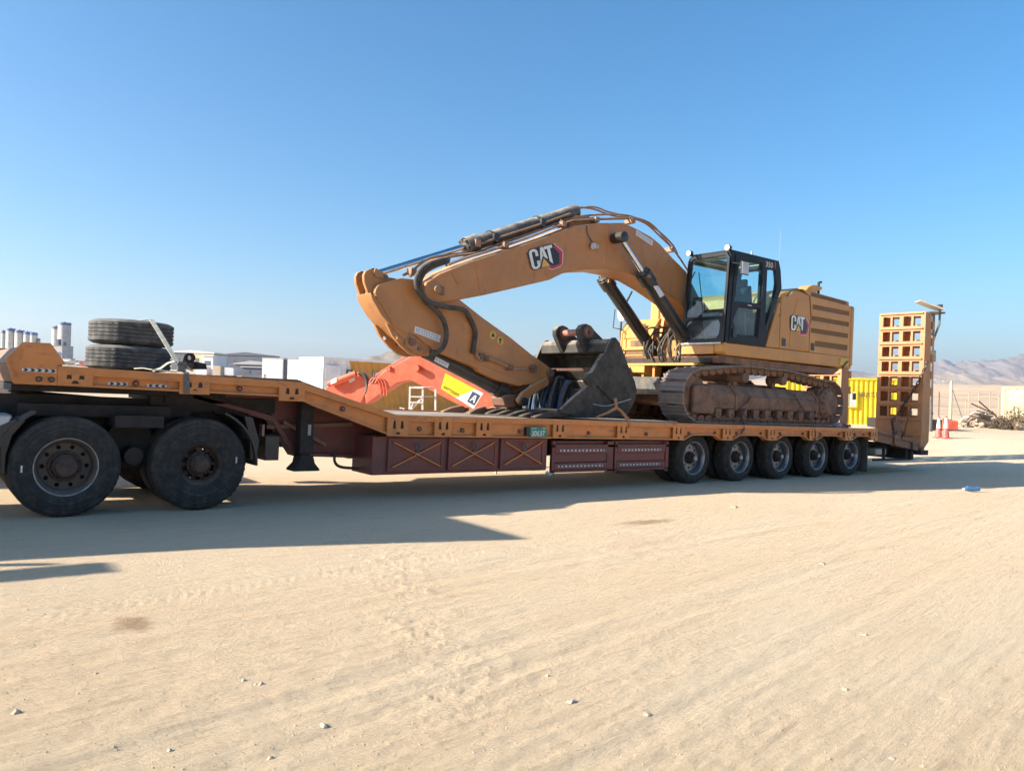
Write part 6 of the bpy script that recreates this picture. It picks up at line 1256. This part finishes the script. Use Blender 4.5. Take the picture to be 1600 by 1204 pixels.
bk_ = MB().plate([(.0, 2.69), (.95, 2.69), (.95, 4.4), (.0, 4.4)], [[(.05, 3.42), (.9, 3.42), (.9, 4.32), (.05, 4.32)]], 0, .04, 'x'); bk_.v = [(v[0] + float(np.interp(v[2], [2.69, 3.05, 3.93, 4.4], [12.2, 12.26, 12.64, 12.58])), v[1], v[2]) for v in bk_.v]; bk_.build('rear_wall', M_cabp, cab)
for k in range(13): z = 3.05 + k * .05; MB().box(np.interp(z, [3.05, 3.7], [12.255, 12.565]) - .09, np.interp(z, [3.05, 3.7], [12.255, 12.565]) - .005, -.04, -.031, z, z + .022).build('louvre', M_refb, cab)
MB().box(10.95, 12.2, .0, .95, 2.70, 2.76).build('cab_floor', M_refb, cab)
MB().prism([(11.62, 2.78), (11.62, 3.12), (11.72, 3.2), (12.05, 3.18), (12.12, 3.3), (12.0, 3.9), (12.12, 3.95), (12.22, 3.3), (12.2, 2.78)], .28, .72).prism([(11.98, 3.88), (12.05, 4.08), (12.14, 4.08), (12.14, 3.9)], .38, .62).build('operator_seat', M_seat, cab, bev=.03)
MB().box(11.35, 11.85, .78, .92, 2.8, 3.35).box(11.3, 11.6, .14, .26, 2.8, 3.3).build('console', M_seat, cab, bev=.03); MB().box(11.05, 11.09, .68, .9, 3.42, 3.62).build('monitor', M_refb, cab, bev=.01)
for y in (.2, .84): MB().tube([(11.4, y, 3.3), (11.35, y, 3.5)], [.02, .03], 8).build('joystick', M_refb, cab)
MB().tube([(11.75, .15, 3.35), (11.77, .14, 3.0), (11.8, .15, 2.85)], .01, 5).build('cable', M_ly, cab)
MB().prism([(11.1, 3.3), (11.2, 3.3), (11.35, 2.9), (11.2, 2.85)], .3, .7).build('pedal_box', M_lightm, cab)
for y in (.0, .93):
    l_ = MB().cyl((10.98, y, 4.50), (10.90, y, 4.50), .055, .062, 16).build('work_lamp', M_black, cab); MB().cyl((10.899, y, 4.50), (10.893, y, 4.50), .055, seg=16).build('lens', M_head, l_)
MB().cyl((11.4, .45, 4.50), (11.4, .45, 4.56), .05, .04, 12).build('beacon', M_orng, cab); MB().cyl((11.75, .05, 4.49), (11.75, .05, 4.56), .02, seg=8).build('antenna', M_lightm, cab)
mr = MB().box(11.10, 11.34, -.20, -.17, 4.0, 4.26).build('side_mirror', M_black, cab, bev=.012); MB().box(11.115, 11.325, -.204, -.201, 4.015, 4.245).build('mirror_glass', M_lightm, mr); MB().tube([(11.02, -.05, 4.22), (11.12, -.16, 4.20), (11.22, -.16, 4.15)], .012, 6).build('mirror_arm', M_black, mr)
MB().tube([(10.86, .80, 3.86), (10.83, .80, 3.9), (10.83, .72, 4.05), (10.87, .72, 4.1)], .012, 6).build('wiper', M_refb, cab); MB().bar((frontx(3.3) - .01, .5, 3.3), (frontx(4.1) - .01, .68, 4.1), .012, .012).build('wiper', M_refb, cab)
text_mb('350', .18, lambda u, v, w: (12.10 + u, -.034, 4.30 + v * .85), 0, .0, .95).build('lettering', M_lw, cab)
MB().box(12.42, 12.45, -.034, -.031, 4.30, 4.44).build('swoosh', M_lr, cab)
MB().box(10.845, 10.86, .02, .98, 2.66, 2.69).build('sill', M_lightm, cab)

# ============================================================ bucket lying detached on the deck
bk = thing('excavator_bucket', 'detached black digging bucket lying on the deck with its mouth towards the truck', 'bucket', (8.2, 1.2, 1.15))
SD = [(8.18, 2.50), (8.24, 2.57), (8.32, 2.58), (8.42, 2.50), (8.56, 2.29), (8.70, 2.04), (8.85, 1.84), (8.91, 1.68), (8.87, 1.50), (8.76, 1.32), (8.64, 1.20), (7.70, 1.17), (7.36, 1.20), (7.12, 1.24), (7.10, 1.30), (7.38, 1.52), (7.66, 1.70), (7.96, 2.04), (8.08, 2.30)]
BY0, BY1 = .30, 2.14
for y0 in (BY0, BY1 - .04): MB().prism(SD, y0, y0 + .04).build('side_plate', M_bkt, bk, bev=.008)
MB().prism([(7.10, 1.30), (7.38, 1.52), (7.66, 1.70), (7.80, 1.86), (7.92, 1.78), (7.80, 1.55), (7.60, 1.30), (7.40, 1.21), (7.12, 1.24)], BY0 - .035, BY0 + .001).build('side_cutter', M_bkt, bk, bev=.01)
MB().prism([(7.68, 1.72), (7.60, 1.80), (7.64, 1.92), (7.74, 1.95), (7.98, 2.28), (8.04, 2.24), (7.84, 1.90)], BY0 - .06, BY0 + .03).build('side_tooth', M_bkt, bk, bev=.01)
MB().bar((7.72, BY0 - .02, 1.86), (8.62, BY0 - .02, 1.26), .02, .04, up=(0, 1, 0)).build('wear_strip', M_bkt, bk)
shl = SD[3:12]
mb = MB()
for a, b in zip(shl[:-1], shl[1:]):
    mb.add([(a[0], BY0 + .04, a[1]), (b[0], BY0 + .04, b[1]), (b[0], BY1 - .04, b[1]), (a[0], BY1 - .04, a[1]), (a[0] - .03, BY0 + .04, a[1] - .02), (b[0] - .03, BY0 + .04, b[1] + .02), (b[0] - .03, BY1 - .04, b[1] + .02), (a[0] - .03, BY1 - .04, a[1] - .02)], [(0, 1, 2, 3), (7, 6, 5, 4), (0, 4, 5, 1), (1, 5, 6, 2), (2, 6, 7, 3), (3, 7, 4, 0)])
mb.build('shell', M_bkt, bk)
MB().prism([(8.14, 2.31), (8.14, 2.47), (8.20, 2.545), (8.32, 2.56), (8.44, 2.46), (8.40, 2.34), (8.30, 2.30)], BY0 + .04, BY1 - .04).build('torque_beam', M_bkt, bk, bev=.02)
MB().box(7.1, 7.7, BY0 + .04, BY1 - .04, 1.17, 1.21).build('lip_plate', M_bkt, bk, bev=.006)
for y in (.79, 1.42):
    er = [(7.916, 2.623), (7.91, 2.713), (7.967, 2.786), (8.069, 2.818), (8.184, 2.794), (8.283, 2.711), (8.531, 2.558), (8.413, 2.398), (8.134, 2.321), (8.035, 2.428)]
    dx = 0
    if y > 1: er = [(a - .0, b + .0) for a, b in er]
    e_ = MB().prism(er, y, y + .11).build('hinge_ear', M_bkt, bk, bev=.012)
    c_ = (8.128, 2.675); MB().lathe([(-.03, .001), (-.03, .06), (-.02, .11), (0, .12)], (c_[0], y, c_[1]), 'y', 20).build('pin_boss', M_rust, e_)
c_ = (8.097, 2.672); MB().cyl((c_[0], .76, c_[1]), (c_[0], 1.56, c_[1]), .062, seg=20).build('hinge_pin', mat('pin_rose', (.36, .16, .12), .5, .2, c2=(.2, .1, .07), scale=8, dust=.3, bump=.1), bk)
mb = MB()
for k in range(26):
    y = .45 + k * .045; mb.add([(8.13, y, 2.02), (8.13, y + .04, 2.02), (8.13, y + .02, 1.975), (8.15, y, 2.02), (8.15, y + .04, 2.02), (8.15, y + .02, 1.975)], [(0, 1, 2), (5, 4, 3), (0, 3, 4, 1), (1, 4, 5, 2), (2, 5, 3, 0)])
mb.box(8.12, 8.16, .42, 2.05, 2.02, 2.03)
mb.build('toothed_bar', M_rust, bk)
for i in range(6):
    y = BY0 + .10 + i * .325
    t_ = MB().prism([(7.14, 1.175), (7.14, 1.25), (7.02, 1.265), (6.80, 1.225), (6.62, 1.165), (6.62, 1.15), (6.85, 1.15)], y - .06, y + .06).build('tooth', M_tooth if i > 4 else M_toothsh, bk, bev=.012)
    MB().box(7.0, 7.3, y - .08, y + .08, 1.17, 1.275).build('tooth_adapter', M_tooth if i > 4 else M_toothsh, bk, bev=.02)
# hoses stored inside the bucket
hs = thing('hose_coils', 'blue-grey rubber hoses hanging bundled inside the bucket mouth', 'hoses', (7.8, 1.4, 1.2))
r_ = random.Random(3)
for k in range(15):
    y = .80 + k * .082; x = 7.75 + r_.uniform(-.12, .1); h = 1.86 - .02 * abs(k - 5) + r_.uniform(-.06, .04)
    MB().tube([(x - .12, y, 1.24), (x - .06, y + .02, 1.5), (x + .02, y + .01, h - .05), (x + .08, y, h), (x + .14, y + .02, h - .1), (x + .16, y, 1.3)], .034, 8, smooth=4).build('hose', M_bluet if k % 3 else M_hose, hs)
bb = thing('timber_block', 'short brown timber block lying by the bucket mouth', 'timber', (7.3, .8, 1.15)); MB().box(7.25, 7.5, .55, 1.15, 1.22, 1.30).build('block', M_wood, bb, bev=.008)
MB().box(7.28, 7.46, .62, .66, 1.15, 1.22).box(7.28, 7.46, 1.0, 1.04, 1.15, 1.22).build('cleat', M_wood, bb)
# loose teeth and rags beside the bucket lip
for i, (x, y, a) in enumerate(((6.75, 2.15, 8), (6.35, 2.32, -6), (6.52, 1.85, 14))):
    t = thing('loose_tooth', ['brown worn bucket tooth on the deck, nearest the cylinder end', 'brown worn bucket tooth farthest towards the white sticker', 'brown worn bucket tooth in the middle of the three loose ones'][i], 'bucket tooth', (x, y, 1.14), 'loose bucket teeth on the deck')
    MB().prism([(-.22, 0), (-.22, .02), (-.05, .09), (.14, .13), (.2, .12), (.2, .0)], -.06, .06).xf(Matrix.Rotation(rad(a), 4, 'Z')).build('point', M_tooth, t, bev=.012, loc=ORI[t])
    MB().box(.16, .30, -.05, .05, .01, .10).xf(Matrix.Rotation(rad(a), 4, 'Z')).build('socket', M_rust, t, bev=.01, loc=ORI[t])

# chains and lashings
def chain(pts, name, label, mt=M_chain, pitch=.055, r=.009, loc=None):
    P = smooth_path(pts, 6); t = thing(name, label, 'chain', pts[0]); mb = MB(); s = 0; acc = 0; k = 0
    for a, b in zip(P[:-1], P[1:]):
        L_ = (b - a).length; d = (b - a) / L_ if L_ else Vector((1, 0, 0))
        while acc <= L_:
            c = a + d * acc; n = d.orthogonal().normalized(); n2 = d.cross(n); n = n if k % 2 else n2
            loop = [c + d * (math.cos(u) * pitch * .62) + n * (math.sin(u) * pitch * .36) for u in [2 * math.pi * q_ / 8 for q_ in range(9)]]
            mb.tube(loop, r, 5, cap=False); acc += pitch; k += 1
        acc -= L_
    o_ = mb.build('links', mt, t, kind='stuff'); return t
q = [(11.797, 1.416), (11.6, 1.26), (11.529, 1.108), (11.377, 0.955)]
chain([(q[0][0], .1, q[0][1]), (q[1][0], .02, q[1][1]), (q[2][0], -.1, q[2][1]), (q[3][0], -.14, q[3][1])], 'tie_chain', 'dark tie-down chain from the front of the near track frame to the deck edge')
q = [(13.436, 1.76), (13.799, 1.404), (13.965, 1.148), (13.991, 0.791)]
chain([(q[0][0], .05, q[0][1]), (q[1][0], .0, q[1][1]), (q[2][0], -.1, q[2][1]), (q[3][0], -.14, q[3][1])], 'tie_chain', 'dark tie-down chain slanting from the middle of the track frame over the deck edge')
q = [(7.76, 1.19), (7.963, 1.279), (8.108, 1.368), (8.173, 1.316), (8.274, 1.178), (8.298, 1.037)]
hb = thing('chain_binder', 'rusty orange load binder and chain hooked over the deck edge beside the bucket', 'load binder', (q[2][0], 0, q[2][1]))
M_bind = mat('binder_rust', (.38, .17, .07), .7, c2=(.2, .1, .05), scale=14, dust=.2, bump=.3)
MB().tube([(q[0][0], .12, q[0][1]), (q[1][0], .05, q[1][1]), (q[2][0], .0, q[2][1])], [.018, .022, .03], 8).build('handle', M_bind, hb)
MB().tube([(q[2][0] - .02, .02, q[2][1] + .16), (q[2][0], 0, q[2][1]), (q[3][0], -.05, q[3][1])], .026, 8).build('hook', M_bind, hb)
MB().tube([(q[3][0], -.05, q[3][1]), (q[4][0], -.12, q[4][1]), (q[5][0], -.14, q[5][1])], [.026, .03, .022], 7).build('chain_end', M_bind, hb)
q = [(7.79, 1.41), (8.077, 1.386), (8.337, 1.437), (8.696, 1.527)]; w_ = thing('grey_cord', 'thin grey cord drooping across the near side of the bucket', 'cord', (q[0][0], .22, q[0][1])); MB().tube([(a, .235, b) for a, b in q], .008, 5, smooth=5).build('cord', M_labt, w_)
e = [(-0.228, 2.767), (-0.014, 2.235), (0.347, 1.64), (0.451, 1.372), (0.513, 1.285), (0.618, 1.064)]
chain([(18.74 - .0 * i, a, b) for i, (a, b) in enumerate(e[:4])] + [(18.5, e[4][0] - .05, e[4][1]), (18.1, .2, .92)], 'ramp_chain', 'dark chain hanging diagonally across the face of the near loading ramp', r=.016, pitch=.09)
chain([(18.74, (0.139, 1.585)[0], (0.139, 1.585)[1]), (18.7, (0.264, 1.171)[0], .9)], 'ramp_chain', 'short thin chain hanging low on the face of the near loading ramp', r=.006, pitch=.04)
# rags and small cone on the deck's end
rg = thing('rag_pile', 'crumpled pale rags and rope at the rear end of the deck', 'rags', (16.0, 1.0, 1.10)); r_ = random.Random(7); mb = MB()
for k in range(9): rock(mb, (15.7 + k * .11, .55 + r_.uniform(-.1, .25), 1.13), r_.uniform(.07, .13), r_)
mb.build('cloth', M_cloth, rg, sharp=80, kind='stuff')
MB().tube([(15.9, .45, 1.12), (16.1, .5, 1.2), (16.35, .4, 1.12), (16.5, .5, 1.16)], .02, 6, smooth=4).build('rope', M_red, rg)
cn = thing('traffic_cone', 'small red and white cone standing on the rear end of the deck', 'cone', (16.45, .9, 1.10))
MB().box(16.3, 16.6, .75, 1.05, 1.10, 1.13).build('base', M_coner, cn); 
for z0, z1, r0, r1, mt in ((.03, .14, .10, .075, M_coner), (.14, .28, .075, .05, M_conew), (.28, .42, .05, .025, M_coner)): MB().cyl((16.45, .9, 1.10 + z0), (16.45, .9, 1.10 + z1), r0, r1, 16).build('sleeve', mt, cn)
lb = thing('deck_board', 'thin pale board lying on the deck between bucket and track', 'board', (8.9, .3, 1.14)); MB().box(8.4, 9.6, .10, .22, 1.133, 1.15).build('plank', M_plank, lb); MB().box(8.45, 8.5, .09, .23, 1.15, 1.156).build('batten', M_plank, lb)

# ------------------------------------------------------------ air
def haze():
    m = bpy.data.materials.new('haze_air'); m.use_nodes = True; t = m.node_tree; t.nodes.clear()
    out = t.nodes.new('ShaderNodeOutputMaterial'); v = t.nodes.new('ShaderNodeVolumePrincipled'); v.inputs['Color'].default_value = (.78, .86, .98, 1); v.inputs['Density'].default_value = 6.5e-5; v.inputs['Anisotropy'].default_value = .3
    t.links.new(v.outputs[0], out.inputs['Volume'])
    o = MB().box(-12000, 12000, -12000, 12000, -8, 620).build('haze', m); tag(o, kind='stuff'); o['label'] = 'pale dry haze filling the air'; o['category'] = 'haze'
haze()
bpy.context.view_layer.update()
